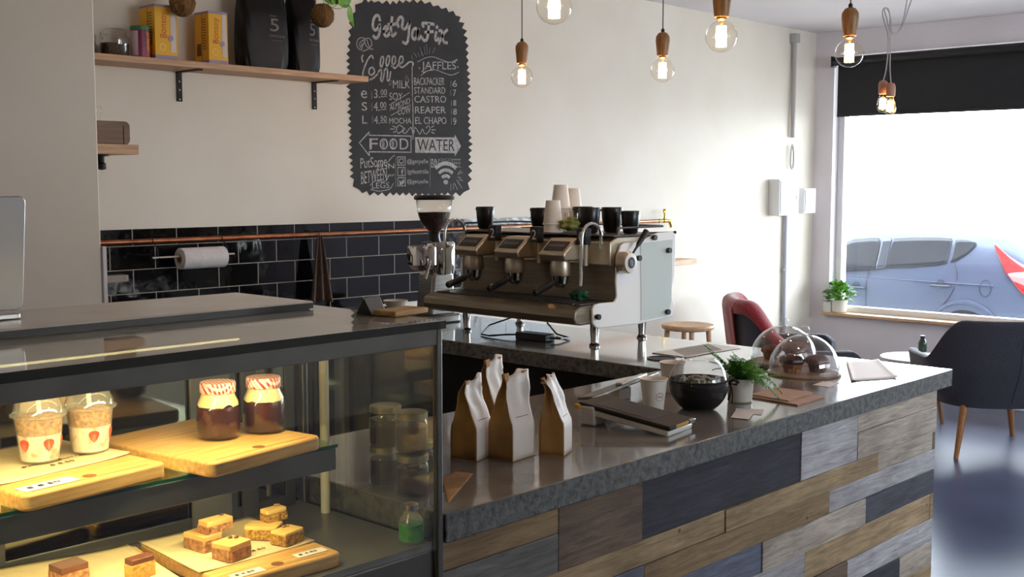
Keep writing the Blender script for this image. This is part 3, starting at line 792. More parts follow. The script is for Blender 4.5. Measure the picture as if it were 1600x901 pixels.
# small green labelled bottle at the case side
gbq = Vector((1.364, 1.535, DK))
gbt = thing('juice_bottle', 'small bottle with a green label low in the case by the side glass', 'bottle')
MB().lathe([(0, .001), (.020, .001), (.022, .004), (.022, .042), (.012, .056), (.012, .062)], 28).build('glass_body', M['clear_plastic'], gbt)
MB().lathe([(.0205, .006), (.0225, .006), (.0225, .036), (.0205, .036)], 28, closed=True).build('label', mat('green_label', srgb(70, 140, 40), .5, var=srgb(40, 100, 30), scale=60), gbt)
MB().lathe([(.0125, .060), (.0135, .061), (.0135, .071), (.012, .072), (0, .072)], 24).build('cap', M['steel'], gbt)
gbt.location = (min(gbq.x, 1.365), max(gbq.y, CY0+.04), DK+.0005)
# laptop on the ledge
lt = thing('laptop', 'open aluminium laptop seen from behind its lid, on the case ledge', 'laptop')
q = P2(26, 500, CZ+.015); lw = .31
ba = MB().prism(rrect(-lw, 0, 0, .215, .012), 0, .010, 'z'); ba.build('base', M['alu'], lt, bevel=.002)
Lm = MB().prism(rrect(-lw, 0, .006, .198, .010), -.0035, .0035, 'z')
lidm = MB().join(Lm, Matrix.Translation((0, .004, .0105)) @ Matrix.Rotation(R(98), 4, 'X'))
lidm.build('screen_lid', M['alu'], lt, bevel=.0015)
kb = MB()
for r_ in range(5):
    for c_ in range(12): kb.box(-lw+.02+c_*.0226, -lw+.04+c_*.0226, .06+r_*.022, .079+r_*.022, .010, .0112)
kb.build('keyboard', M['black'], lt)
lt.location = (q.x+.016, q.y+.01, CZ+.0155)
# small block and board on the glass top's corner
wb = MB().prism(rrect(-.048, .048, -.028, .028, .003), 0, .010, 'z').build('wooden_block', M['board'], None, bevel=.002)
q = P2(632, 491, CZ); wb.location = (q.x, q.y+.01, CZ+.0003); wb.rotation_euler = (0, 0, .15)
tag(wb, 'small flat wooden board on the corner of the dark glass top', 'board')
st = thing('card_stand', 'small dark card stand with a white wire triangle on the glass top', 'card stand')
MB().prism([(-.018, 0), (.018, 0), (0, .032)], -.025, .025, 'x').build('tent_card', mat('dark_tent_card', srgb(62, 62, 56), .5), st, bevel=.001)
MB().tube([(.026, -.016, .001), (.026, 0, .033), (.026, .016, .001)], .0008, 6).build('white_edge', M['paper'], st)
q = P2(580, 490, CZ); st.location = (q.x, q.y, CZ+.0005); st.rotation_euler = (0, 0, .3)
# ------------------------------------------------------------------ espresso machine (modelled in place, then given its own origin)
em = thing('espresso_machine', 'three group espresso machine with white side panel on the concrete worktop', 'coffee machine')
Z0 = CT
MY0, MY1 = 2.60, 3.42
M['machine_white'] = mat('gloss_white_panel', srgb(250, 251, 248), .25, coat=.3)
M['panel_back'] = mat('pale_glass_panel', srgb(214, 226, 220), .1, coat=.4)
M['splash'] = mat('dark_stainless', srgb(150, 140, 122), .42, .75, var=srgb(132, 122, 106), scale=6, stretch=(1, 1, 20))
M['group_steel'] = mat('satin_stainless', srgb(205, 192, 170), .35, .8)
sp = [(926, 483), (930, 476), (938, 473.5), (961, 471.5), (964.5, 464), (963, 442), (965, 400), (970.6, 383), (977, 379), (1003, 376), (1022, 366), (1030, 363), (1052, 362), (1056.5, 366), (1056, 394), (1053.5, 437), (1048.5, 457), (1053.5, 473), (1053.5, 487), (1050, 494.5), (998.6, 506), (940, 512.5), (932, 512), (927, 506)]
sp = [at(x, y, Y=MY0) for x, y in sp]
sp = [(q.x, q.z) for q in sp]
xf = min(q[0] for q in sp); xb = max(q[0] for q in sp)
MB().prism(sp, MY0, MY0+.012).build('side_panel', M['machine_white'], em, bevel=.004, seg=3)
MB().prism(sp, MY1-.012, MY1).build('side_panel', M['machine_white'], em, bevel=.004, seg=3)
# pale rear overlay of the side panel
q0, q1 = at(1000, 380, Y=MY0), at(1050, 492, Y=MY0)
MB().prism([(q0.x, q0.z), (q1.x-.005, q0.z+.008), (q1.x-.008, q1.z+.06), (q1.x-.03, q1.z+.0), (q0.x+.01, q1.z-.004)], MY0-.0025, MY0-.0005).build('panel_inlay', M['panel_back'], em, bevel=.002)
ztop = at(1000, 377, Y=MY0).z
# body, splash back, cup deck
MB().box(3.335, xb-.03, MY0+.013, MY1-.013, Z0+.10, ztop-.012).build('body', M['splash'], em, bevel=.006)
MB().box(3.325, 3.333, MY0+.014, MY1-.014, Z0+.165, Z0+.315).build('splash_plate', M['splash'], em, bevel=.002)
fm = MB().prism([(3.30, Z0+.30), (3.30, Z0+.385), (3.345, Z0+.405), (3.60, Z0+.405), (3.60, Z0+.30)], MY0+.014, MY1-.014)
fm.build('upper_housing', M['group_steel'], em, bevel=.005)
MB().box(3.31, 3.63, MY0+.004, MY1-.004, Z0+.4055, Z0+.411).build('cup_tray', M['steel_dark'], em, bevel=.002)
ry = MB().tube([(3.34, MY0+.01, Z0+.412), (3.34, MY0+.01, Z0+.437), (3.62, MY0+.01, Z0+.437), (3.64, MY0+.03, Z0+.437), (3.64, MY1-.03, Z0+.437), (3.62, MY1-.01, Z0+.437), (3.34, MY1-.01, Z0+.437), (3.34, MY1-.01, Z0+.412)], .004, 8)
ry.build('cup_rail', M['steel_dark'], em)
# drip tray with rounded nose
dt = [(3.30, Z0+.095), (3.30, Z0+.165), (3.135, Z0+.163), (3.105, Z0+.150), (3.098, Z0+.125), (3.108, Z0+.102), (3.135, Z0+.095)]
MB().prism(dt, MY0+.0125, MY1-.0125).build('drip_tray', M['splash'], em, bevel=.006, seg=3)
gt = MB()
for k_ in range(44): y = MY0+.03+k_*(MY1-MY0-.06)/44; gt.box(3.15, 3.29, y, y+.009, Z0+.1655, Z0+.169)
gt.build('drip_grate', M['steel_dark'], em)
# legs
for x, y in ((3.29, MY0+.075), (3.60, MY0+.09), (3.29, MY1-.07), (3.60, MY1-.08)):
    lg = MB().lathe([(0, 0), (.019, 0), (.020, .006), (.014, .012), (.0135, .018), (.017, .06), (.017, .105), (0, .105)], 20, (x, y, Z0)).build('leg', M['chrome'], em)
# three groups
for gi, gpx in enumerate((757, 822, 889)):
    gy = MY0 + (.625, .405, .175)[gi]
    g = MB()
    g.prism([(3.165, Z0+.318), (3.155, Z0+.345), (3.225, Z0+.398), (3.31, Z0+.398), (3.31, Z0+.318)], gy-.062, gy+.062)
    gh = g.build('group_head', M['group_steel'], em, bevel=.007, seg=3)
    # sloping display
    d = Vector((3.225-3.155, 0, .053)).normalized(); n = Vector((-d.z, 0, d.x)); c0 = Vector((3.19, gy, Z0+.3715))
    Mx = Matrix((d, (0, 1, 0), n)).transposed()
    MB().obox(c0+n*.0012, (.052, .095, .003), Mx).build('display', M['black'], gh, bevel=.001)
    tx_ = fit_text('display_digits', 'SYNESSO', mat('display_grey', srgb(120, 116, 108), .4) if gi == 0 else bpy.data.materials['display_grey'], gh, c0+n*.003+Vector((0, .035, 0))-d*.008, (0, -1, 0), d, .07, .014) if False else None
    lines = MB()
    for kk in range(8): lines.obox(c0+n*.0031+Vector((0, -.035+.0098*kk, 0)), (.012, .006, .0006), Mx)
    lines.build('display_segments', mat('display_grey', srgb(120, 116, 108), .4), gh)
    # brew head and portafilter
    MB().lathe([(0, Z0+.262), (.036, Z0+.262), (.038, Z0+.268), (.038, Z0+.30), (.034, Z0+.318), (0, Z0+.318)], 28, (3.21, gy, 0)).build('brew_head', M['group_steel'], gh)
    pf = MB(); pf.lathe([(0, Z0+.215), (.012, Z0+.216), (.028, Z0+.232), (.033, Z0+.262), (0, Z0+.262)], 28, (3.21, gy, 0))
    pf.build('portafilter', M['chrome'], gh)
    a = R(205-8); hd_ = Vector((math.cos(a), math.sin(a)*.55, -.20)).normalized()
    p0 = Vector((3.21, gy, Z0+.248))+hd_*.03
    MB().tube([p0, p0+hd_*.03, p0+hd_*.04, p0+hd_*.10, p0+hd_*.145, p0+hd_*.152], [.006, .007, .012, .0125, .0135, .008], 16).build('handle', M['black'], gh)
    # shot counter box above the group
    cy = gy-.088
    sc = MB().box(3.222, 3.254, cy-.022, cy+.022, Z0+.378, Z0+.438).build('shot_counter', M['black'], em, bevel=.003)
    fit_text('digit', '220'[gi], M['paper'], sc, (3.222, cy+.010, Z0+.390), (0, -1, 0), (0, 0, 1), .021, .036)
    MB().tube([(3.25, cy, Z0+.30), (3.25, cy, Z0+.385)], .009, 10).build('counter_post', M['group_steel'], sc)
# steam wands: curved tubes at both ends
for y, s in ((MY0+.055, 1), (MY1-.05, -1)):
    pts = []
    for k_ in range(11):
        t = PI*k_/10; pts.append((3.245+.055*math.cos(t), y, Z0+.405+.05*math.sin(t)))
    pts = [(3.30, y, Z0+.36)] + pts + [(3.186, y, Z0+.34), (3.185, y, Z0+.26), (3.182, y, Z0+.232)]
    MB().tube(pts, .0062, 12).build('steam_wand', M['chrome'], em)
# steam knob with dial on the white panel, black lever above
kx = at(980, 410, Y=MY0-.03); 
kn = MB().lathe([(0, 0), (.034, 0), (.040, .006), (.040, .038), (.037, .043), (0, .043)], 36, (kx.x, MY0-.001, kx.z), rot('X', 90)).build('steam_knob', M['group_steel'], em)
MB().lathe([(0, .0430), (.034, .0430), (.036, .046), (.031, .048), (0, .048)], 36, (kx.x, MY0-.001, kx.z), rot('X', 90)).build('dial_ring', M['white'], kn)
MB().lathe([(0, .0475), (.021, .0475), (.021, .049), (0, .049)], 32, (kx.x, MY0-.001, kx.z), rot('X', 90)).build('dial_badge', M['black'], kn)
bm_ = MB()
for k_ in (-1, 0, 1): bm_.box(kx.x-.011+abs(k_)*.003, kx.x+.011-abs(k_)*.003, MY0-.0515, MY0-.0498, kx.z+k_*.0065-.0016, kx.z+k_*.0065+.0016)
for k_ in (-1, 1): bm_.box(kx.x+k_*.005-.0012, kx.x+k_*.005+.0012, MY0-.0515, MY0-.0498, kx.z-.012, kx.z+.012)
bm_.build('badge_lines', M['steel'], kn)
l0, l1 = at(988, 397, Y=MY0-.035), at(1010, 361, Y=MY0-.035)
MB().tube([l0, l0.lerp(l1, .3), l0.lerp(l1, .45), l1], [.004, .0045, .009, .012], 14).build('lever', M['black'], em)
# standoff screws on the panel
for px, py in ((934, 495), (1045, 391), (1043, 487), (1022, 371), (998, 403)):
    q = at(px, py, Y=MY0-.01)
    MB().lathe([(0, 0), (.006, 0), (.006, .006), (.0105, .007), (.0105, .018), (0, .018)], 16, (q.x, MY0-.0005, q.z), rot('X', 90)).build('standoff_screw', M['black'], em)
q0, q1 = at(1010, 364, Y=MY0+.02), at(1052, 363, Y=MY0+.02)
MB().tube([q0, q1, q1+Vector((.012, 0, 0))], [.004, .004, .007], 10).build('rail_bolt', M['black'], em)
rebase(em, (3.38, 3.0, Z0))
# green cleaning cloth on the tray
def crumpled(mb, c, r, seedv, sq=(1, 1, .8), n=26):
    rnd = random.Random(seedv); ph = [rnd.uniform(0, 6) for _ in range(6)]
    m = MB().sphere((0, 0, 0), 1, n)
    vs = []
    for v in m.v:
        d = Vector(v); k_ = 1+.16*math.sin(5*d.x+ph[0])*math.sin(6*d.y+ph[1])+.14*math.sin(7*d.z+ph[2]+3*d.x)+.08*math.sin(11*d.y+ph[3])
        vs.append((c[0]+d.x*r*sq[0]*k_, c[1]+d.y*r*sq[1]*k_, c[2]+d.z*r*sq[2]*k_))
    return mb.add(vs, m.f)
M['green_cloth'] = mat('green_cloth', srgb(16, 84, 58), .9, var=srgb(8, 50, 36), scale=60, bump=.4)
ZT_ = CT+.169
o = crumpled(MB(), (0, 0, .031), .03, 4, (1, 1.1, .6)).build('cleaning_cloth', M['green_cloth'])
q = at(931, 470, X=3.165); o.location = (3.172, max(q.y, MY0+.05), ZT_)
tag(o, 'crumpled dark green cloth below the steam wand on the drip tray', 'cloth')
M['pale_green'] = mat('pale_green_cloth', srgb(176, 186, 112), .9, var=srgb(150, 160, 90), scale=40, bump=.3)
o = crumpled(MB(), (0, 0, .034), .030, 9, (.8, 1.5, .8)).build('folded_cloth', M['pale_green'])
CUPZ = CT+.4115
q = at(891, 365, X=3.365); o.location = (3.365, q.y, CUPZ)
tag(o, 'pale green bundled cloth among the cups on the machine top', 'cloth')
# paper cups upside down in stacks on the machine
M['cup_paper'] = mat('white_cup_card', srgb(242, 234, 222), .6, var=srgb(236, 227, 214), scale=20)
def cup_mesh(r0, r1, h, inverted=True):
    pr = [(0, h-.003), (r0-.002, h-.003), (r0-.0008, h), (r0, h-.0005), (r1-.0004, .006), (r1+.001, .0052), (r1+.0018, .003), (r1+.001, .0006), (r1-.0006, .0006), (r1-.0016, .004), (r0-.0016, h-.0042), (0, h-.0042)]
    return MB().lathe(pr, 36)
cupA = thing('takeaway_cup', 'x', 'cup', group='upturned paper cups on the espresso machine')
cup_mesh(.027, .0385, .094).build('cup_wall', M['cup_paper'], cupA)
first = True
for px, lab, base, lifts in ((864, 'shortest stack of upturned paper cups, the one nearer the barista', 0, (0, .030)), (876, 'tallest stack of upturned paper cups, the middle one', 0, (0, .030, .090)), (895, 'stack of upturned paper cups beside the black tumblers', 0, (0, .030, .075))):
    x = 3.355 if px == 864 else (3.46 if px == 876 else 3.565)
    q = at(px, 340, X=x)
    for i, l in enumerate(lifts):
        nm = ('lowest', 'topmost')[min(i, 1)] if len(lifts) == 2 else ('lowest', 'middle', 'topmost')[i]
        st_ = {864: 'in the shortest stack, nearer the barista', 876: 'in the tallest stack', 895: 'in the stack beside the black tumblers'}[px]
        L_ = f'{nm} upturned paper cup {st_} on the espresso machine'
        if first: cupA.location = (x, q.y, CUPZ+l); cupA['label'] = L_; first = False
        else: dup(cupA, (x, q.y, CUPZ+l), i*.7, L_)
# black tumblers and a small glass
M['black_cup'] = mat('black_ceramic', srgb(20, 19, 20), .3)
bc = thing('black_tumbler', 'x', 'cup', group='black tumblers on the espresso machine')
MB().lathe([(0, .001), (.024, .001), (.028, .006), (.034, .045), (.037, .085), (.036, .087), (.0345, .085), (.031, .045), (.025, .010), (0, .010)], 36).build('body', M['black_cup'], bc)
MB().lathe([(.0372, .074), (.0385, .074), (.0385, .081), (.0372, .081)], 36, closed=True).build('band', M['black'], bc)
first = True
for px, x, y_top, sc_, lab in ((921, 3.40, 342, 1.0, 'black tumbler behind the shot counter reading zero'), (911, 3.52, 335, 1.0, 'black tumbler at the rear, touching the paper cup stacks'), (956, 3.50, 343, 1.0, 'black tumbler behind the curved steam wand'), (985, 3.47, 347, .88, 'smallest black tumbler, at the white panel end of the machine'), (726, 3.42, 345, .95, 'black tumbler at the grinder end of the machine top'), (842, 3.58, 352, .9, 'black tumbler behind the shortest paper cup stack')):
    q = at(px, 355, X=x)
    y = min(max(q.y, MY0+.05), MY1-.05)
    if first: bc.location = (x, y, CUPZ); bc.scale = (1.12,)*3; bc['label'] = lab; first = False
    else: dup(bc, (x, y, CUPZ), .3, lab, scale=sc_*1.12)
gl = thing('drinking_glass', 'small clear glass between the paper cups and black tumblers', 'glass')
MB().lathe([(0, .001), (.024, .001), (.028, .075), (.0265, .075), (.0225, .006), (0, .006)], 32).build('glass_wall', M['glass'], gl)
q = at(893, 355, X=3.44); gl.location = (3.44, q.y, CUPZ)

# ------------------------------------------------------------------ grinder
gr = thing('coffee_grinder', 'chrome coffee grinder with a bean filled conical hopper beside the tiled wall', 'coffee grinder')
GX, GY = 3.40, 3.66
M['hopper'] = glass('hopper_plastic', (.96, .95, .93), ior=1.4)
M['beans'] = mat('roasted_beans', srgb(58, 30, 22), .45, var=srgb(30, 15, 12), scale=110, bump=.9, bscale=110)
hz = at(688, 311, X=GX).z
def zz(py): return at(688, py, X=GX).z
D_ = (Vector((GX, GY, 1.3))-Vector((0, 0, EYE))).dot(_F)
pr_ = lambda w: w/2*D_/FPX
MB().lathe([(0, zz(312)), (pr_(62), zz(312)), (pr_(64), zz(309)), (pr_(60), zz(305)), (0, zz(304))], 40, (GX, GY, 0)).build('hopper_lid', M['black'], gr)
MB().lathe([(pr_(57), zz(312)), (pr_(54), zz(330)), (pr_(44), zz(346)), (pr_(22), zz(360)), (pr_(17), zz(366))], 40, (GX, GY, 0)).build('hopper', M['hopper'], gr, solid=.002)
MB().lathe([(0, zz(331)), (pr_(50), zz(332)), (pr_(48), zz(338)), (pr_(40), zz(348)), (pr_(19), zz(360)), (0, zz(364))], 40, (GX, GY, 0)).build('coffee_beans', M['beans'], gr)
MB().lathe([(0, zz(362)), (pr_(18), zz(362)), (pr_(17), zz(370)), (pr_(21), zz(378)), (0, zz(380))], 32, (GX, GY, 0)).build('neck', M['black'], gr)
MB().lathe([(0, zz(378)), (pr_(40), zz(378)), (pr_(44), zz(381)), (pr_(44), zz(420)), (pr_(40), zz(428)), (0, zz(428))], 40, (GX+.02, GY-.02, 0)).build('motor_housing', M['chrome'], gr)
MB().lathe([(0, zz(383)), (pr_(46), zz(383)), (pr_(48), zz(386)), (pr_(48), zz(412)), (pr_(30), zz(420)), (0, zz(420))], 36, (GX-.075, GY-.005, 0)).build('dosing_chamber', M['chrome'], gr)
cm = MB().prism([(GX-.07, CT+.03), (GX-.05, zz(425)), (GX+.07, zz(425)), (GX+.08, CT+.03)], GY-.05, GY+.05); cm.build('column', M['steel'], gr, bevel=.012, seg=3)
MB().prism(rrect(GX-.13, GX+.10, GY-.075, GY+.075, .03), CT+.0003, CT+.034, 'z').build('base', M['steel_dark'], gr, bevel=.006)
MB().tube([(GX-.075, GY-.06, zz(400)), (GX-.10, GY-.075, zz(412)), (GX-.13, GY-.08, zz(432))], [.005, .005, .007], 10).build('dosing_lever', M['steel'], gr)
MB().tube([(GX-.05, GY-.03, zz(377)), (GX-.13, GY-.05, zz(377))], [.006, .004], 8).build('shutter', M['black'], gr)
rebase(gr, (GX, GY, CT))
# cups, saucers and bowls on the bench behind
M['bowl_white'] = mat('white_stoneware', srgb(206, 198, 184), .35)
bw = thing('small_bowl', 'pale stoneware bowl on the back bench under the tiles', 'bowl')
MB().lathe([(0, .002), (.03, .0), (.034, .004), (.058, .040), (.060, .045), (.056, .045), (.033, .010), (0, .009)], 36).build('bowl_wall', M['bowl_white'], bw)
def bench(px, py, y=4.0):
    q = at(px, py, Z=CT); return (q.x, q.y, CT+.0003)
q = at(632, 474, Y=4.15); bw.location = (min(q.x, 3.6), 4.15, CT+.0005)
tb = thing('teaspoon_cup', 'bluish glass tumbler lying among the bowls on the back bench', 'glass')
MB().lathe([(0, .001), (.028, .001), (.033, .06), (.031, .06), (.026, .006), (0, .006)], 28).build('glass_wall', M['glass'], tb)
q = at(596, 466, Y=4.2); tb.location = (min(q.x, 2.96), 4.2, CT+.0005)
# black power board and cables under the machine
pb = thing('power_board', 'black power adapter with cables lying on concrete under the coffee machine', 'power adapter')
q = at(836, 525, Z=CT+.015); 
MB().box(-.03, .03, -.075, .075, 0, .028).build('housing', M['black'], pb, bevel=.004)
MB().tube([(0, .075, .014), (-.02, .13, .012), (-.05, .19, .005), (-.03, .25, .004), (.05, .28, .03), (.12, .22, .06)], .0035, 8).build('cable', M['black'], pb)
MB().tube([(0, -.075, .014), (.03, -.10, .01), (.10, -.09, .006), (.16, .02, .005), (.20, .10, .04)], .0035, 8).build('cable', M['black'], pb)
pb.location = (q.x, q.y, CT+.0005); pb.rotation_euler = (0, 0, .05)
# ------------------------------------------------------------------ things on the worktop
# flush drip grille and knock-out hole
dg_ = thing('counter_drain', 'slotted steel drain grille set flush in the worktop', 'drain')
MB().box(-.165, .165, -.075, .075, 0, .003).build('grille_plate', mat('bright_drain_steel', srgb(206, 202, 198), .35, .3), dg_, bevel=.001)
sl = MB()
for k_ in range(17):
    x = -.105+k_*.0131
    sl.prism([(x-.045, -.062), (x-.040, -.062), (x+.050, .062), (x+.045, .062)], .0032, .0036, 'z')
sl.build('slots', M['blackm'], dg_)
dg_.location = (3.45, 2.33, CT+.0003); dg_.rotation_euler = (0, 0, R(-2))
kh = thing('knock_hole', 'round black waste hole with a steel rim in the worktop', 'waste hole')
MB().lathe([(.046, .0004), (.052, .0004), (.052, .0035), (.046, .0035)], 40, closed=True).build('rim', M['black'], kh)
MB().lathe([(0, .0006), (.046, .0006), (.046, .0012), (0, .0012)], 40).build('opening', M['blackm'], kh)
q = at(1036, 560, Z=CT); kh.location = (q.x-.005, q.y, CT+.0003)

# paper coffee bags
M['bag_white'] = mat('white_bag_paper', srgb(238, 228, 218), .55, var=srgb(228, 215, 203), scale=10, bump=.12, bscale=25)
M['bag_kraft'] = mat('bag_kraft_gusset', srgb(170, 126, 74), .7, var=srgb(152, 110, 62), scale=14, bump=.12, bscale=25)
def coffee_bag(label, px, py, rz, w=.078, d=.060, h=.185, lean=0, twist=0, seedv=0):
    rnd = random.Random(seedv)
    t = thing('coffee_bag', label, 'paper bag', group='paper coffee bags on the worktop')
    n = 14
    def sec(v):
        z = h*v
        s = 0 if v < .42 else ((v-.42)/.58)
        dd = d*(1-s**.75)*.5+.0016
        ww = w*.5*(1+.10*s)
        off = lean*s**1.3 + .006*math.sin(9*v+seedv)*s
        ox = twist*s**1.2
        return z, dd, ww, off, ox
    def face(sign, out):
        def f(u, v):
            z, dd, ww, off, ox = sec(v)
            s = max(0, (v-.42)/.58)
            wr = .0035*math.sin(11*u+4*v+seedv)*s*(1-s*.4) + .0025*math.sin(23*v+9*u+seedv)*s
            zz_ = z + (.012*(u-.5)+.004*math.sin(8*u+seedv))*(v > .98)
            return (ox+(u-.5)*2*ww, off+sign*(dd+out)+wr, zz_)
        return f
    def gus(sign):
        def f(u, v):
            z, dd, ww, off, ox = sec(v)
            s = max(0, (v-.42)/.58)
            k_ = 1-abs(2*u-1)
            inn = k_*(.003+.020*s)
            wr = .0035*math.sin(11*(0 if sign < 0 else 1)+4*v+seedv)*s*(1-s*.4) + .0025*math.sin(23*v+9*(0 if sign < 0 else 1)+seedv)*s
            return (ox+sign*(ww-inn), off+(2*u-1)*dd+wr, z)
        return f
    MB().grid(face(-1, 0), 12, n).build('front_face', M['bag_white'], t, solid=.0006, offset=0)
    MB().grid(face(1, 0), 12, n).build('back_face', M['bag_white'], t, solid=.0006, offset=0)
    for s in (-1, 1): MB().grid(gus(s), 10, n).build('gusset', M['bag_kraft'], t, solid=.0006, offset=0)
    MB().box(-w/2-.003, w/2+.003, -d/2-.004, d/2+.002, 0, .0014).build('base_fold', M['bag_kraft'], t)
    z1, dd1, ww1, of1, _ = sec(.55)
    ln = MB(); 
    for vv, a_, b_ in ((.5, -.5, .6),):
        pts = []
        for k_ in range(8):
            u = .5+(a_+(b_-a_)*k_/7)*.5; p_ = face(-1, .0008)(u, vv); pts.append(p_)
        ribbon(ln, pts, .0014, (0, -1, 0), .0006)
    ln.build('printed_line', mat('grey_print', srgb(120, 112, 112), .7), t)
    q = at(px, py, Z=CT); t.location = (q.x, q.y, CT+.0004); t.rotation_euler = (0, 0, rz)
    return t
coffee_bag('folded paper coffee bag standing closest to the display case post', 737, 713, R(16), .072, .062, .172, .006, .010, 1)
coffee_bag('folded paper coffee bag half hidden between the two bags before it', 770, 679, R(10), .066, .054, .184, .010, .006, 2)
coffee_bag('largest folded paper coffee bag, the middle one of the front row', 799, 713, R(6), .078, .064, .186, .006, .018, 3)
coffee_bag('slim folded paper coffee bag standing apart beside the payment terminal', 868, 707, R(24), .062, .054, .172, .016, .000, 4)

# kraft note by the case
kn_ = sheet('kraft_note', 'kraft paper with black handwriting lying against the display case post', [(at(x, y, Z=CT).x, at(x, y, Z=CT).y) for x, y in ((700, 788), (739, 741), (712, 738), (690, 748))], CT+.0005, M['kraft'])
kn_nt = MB(); rnd = random.Random(5)
kc = at(712, 758, Z=CT)
for r_ in range(5):
    x = kc.x-.035+.012*r_; y = kc.y-.015+.012*r_
    pts = [(x+k_*.006, y-k_*.003+rnd.uniform(-.003, .003), .0035) for k_ in range(6)]
    ribbon(kn_nt, pts, .0018, (0, 0, 1), 0)
kn_nt.build('handwriting', M['ink'], kn_)

# payment terminal
pt = thing('payment_terminal', 'payment terminal with a tilted dark screen on a white wedge base', 'payment terminal')
A_, B_, Cc_, Dd_ = [Vector(v) for v in (at(904, 627, Z=1.008), at(946, 615, Z=1.008), at(1034, 661, Z=.979), at(990, 676, Z=.979))]
ux = (B_-A_); W_ = ux.length; ux.normalize(); vy = (Dd_-A_); L_ = vy.length; vy = (vy-ux*vy.dot(ux)).normalized(); nz_ = ux.cross(vy); nz_ = -nz_ if nz_.z < 0 else nz_
Mx = Matrix((ux, vy, nz_)).transposed()
ctr = A_+ux*W_/2+vy*L_/2
MB().obox(ctr-nz_*.006, (W_, L_, .012), Mx).build('casing', M['blackm'], pt, bevel=.004, seg=3)
MB().obox(ctr+nz_*.0004-vy*.008, (W_*.74, L_*.62, .001), Mx).build('screen', mat('grey_screen', srgb(76, 75, 76), .6, spec=.15), pt)
MB().obox(ctr-nz_*.0195, (W_*.97, L_*.975, .015), Mx).build('underside', M['plastic_white'], pt, bevel=.004)
MB().obox(ctr+vy*(L_/2-.002)-nz_*.005+ux*.0, (W_*.5, .006, .008), Mx).build('card_slot', mat('orange_slot', srgb(200, 150, 40), .5), pt, bevel=.001)
MB().obox(ctr+vy*(L_/2-.002)-nz_*.005+ux*W_*.40, (W_*.22, .008, .010), Mx).build('chrome_corner', M['chrome'], pt, bevel=.001)
f0 = A_-nz_*.02+vy*.012
ft = MB().prism([(0, 0), (.062, 0), (.075, .028), (W_*.95, .034), (W_*.95, .05), (0, .05)], 0, .045)
MB().join(ft, Matrix.Translation((A_.x+.004, A_.y-.048, CT+.0005)) @ Matrix.Rotation(math.atan2(ux.y, ux.x), 4, 'Z')).build('foot', M['plastic_white'], pt, bevel=.006, seg=3)
MB().obox(A_-nz_*.012-ux*.002, (.012, .016, .012), Mx).build('corner_tab', mat('yellow_tab', srgb(214, 160, 50), .5), pt, bevel=.002)
rebase(pt, (ctr.x, ctr.y, CT))
# tablet on its stand, facing the barista
tbm = thing('tablet_stand', 'grey tablet seen edge on, propped on a block behind the paper cup', 'tablet')
p1, p2 = at(926, 622, Z=.998), at(1030, 583, Y=1.98)
dx = (p2-p1); Lx = dx.length; dx.normalize(); dn = Vector((-dx.y, dx.x, 0)).normalized()
dv = (dn*.80+Vector((0, 0, -.10))).normalized(); nn = dx.cross(dv).normalized()
Mx = Matrix((dx, dv, nn)).transposed()
MB().obox(p1+dx*Lx/2+dv*.022, (Lx, .045, .009), Mx).build('tablet', M['steel_dark'], tbm, bevel=.003)
MB().obox(p1+dx*Lx*.62+dv*.012+nn*(.008 if nn.z > 0 else -.008), (Lx*.4, .022, .010), Mx).build('grip_clamp', M['alu'], tbm, bevel=.004)
pc_ = p1+dx*Lx*.55+dn*.035
MB().box(pc_.x-.028, pc_.x+.028, pc_.y-.02, pc_.y+.02, CT+.0005, p1.lerp(p2, .55).z-.012).build('stand_block', M['plastic_white'], tbm, bevel=.003)
rebase(tbm, (pc_.x, pc_.y, CT))
# paper cups by the bowl
def upright_cup(label, px, py, logo):
    t = thing('takeaway_cup', label, 'cup')
    r0, r1, h = .0255, .036, .088
    MB().lathe([(0, .004), (r0-.001, .004), (r0, .0005), (r0+.0005, .0008), (r1-.001, h-.005), (r1+.001, h-.003), (r1+.002, h-.001), (r1+.0005, h), (r1-.0015, h-.002), (r0-.0015, .007), (0, .007)], 40).build('cup_wall', M['cup_paper'], t)
    if logo:
        lg = MB()
        a0 = math.atan2(-.9, -.35)
        for k_ in range(40):
            a, b_ = 2*PI*k_/40, 2*PI*(k_+1)/40
            q = []
            for aa, rr in ((a, .0105), (b_, .0105), (b_, .0117), (a, .0117)):
                z = .042+rr*math.sin(aa); r = r0+(r1-r0)*z/h+.0004; th = a0+rr*math.cos(aa)/r
                q.append((r*math.cos(th), r*math.sin(th), z))
            lg.add(q, [(0, 1, 2, 3)])
        for k_ in range(4):
            th0 = a0+(-.006+k_*.0035)/.03
            q = []
            for z, dth in ((.040, 0), (.040, .0022/.03), (.044, .0022/.03), (.044, 0)):
                r = r0+(r1-r0)*z/h+.0004; q.append((r*math.cos(th0+dth), r*math.sin(th0+dth), z))
            lg.add(q, [(0, 1, 2, 3)])
        lg.build('printed_logo', mat('brown_print', srgb(120, 100, 84), .7), t)
    q = at(px, py, Z=CT); t.location = (q.x, q.y, CT+.0005)
upright_cup('upright paper takeaway cup with a round printed logo, beside the payment terminal', 1021, 642, True)
upright_cup('plain upright paper takeaway cup behind the glass bowl', 1050, 612, False)
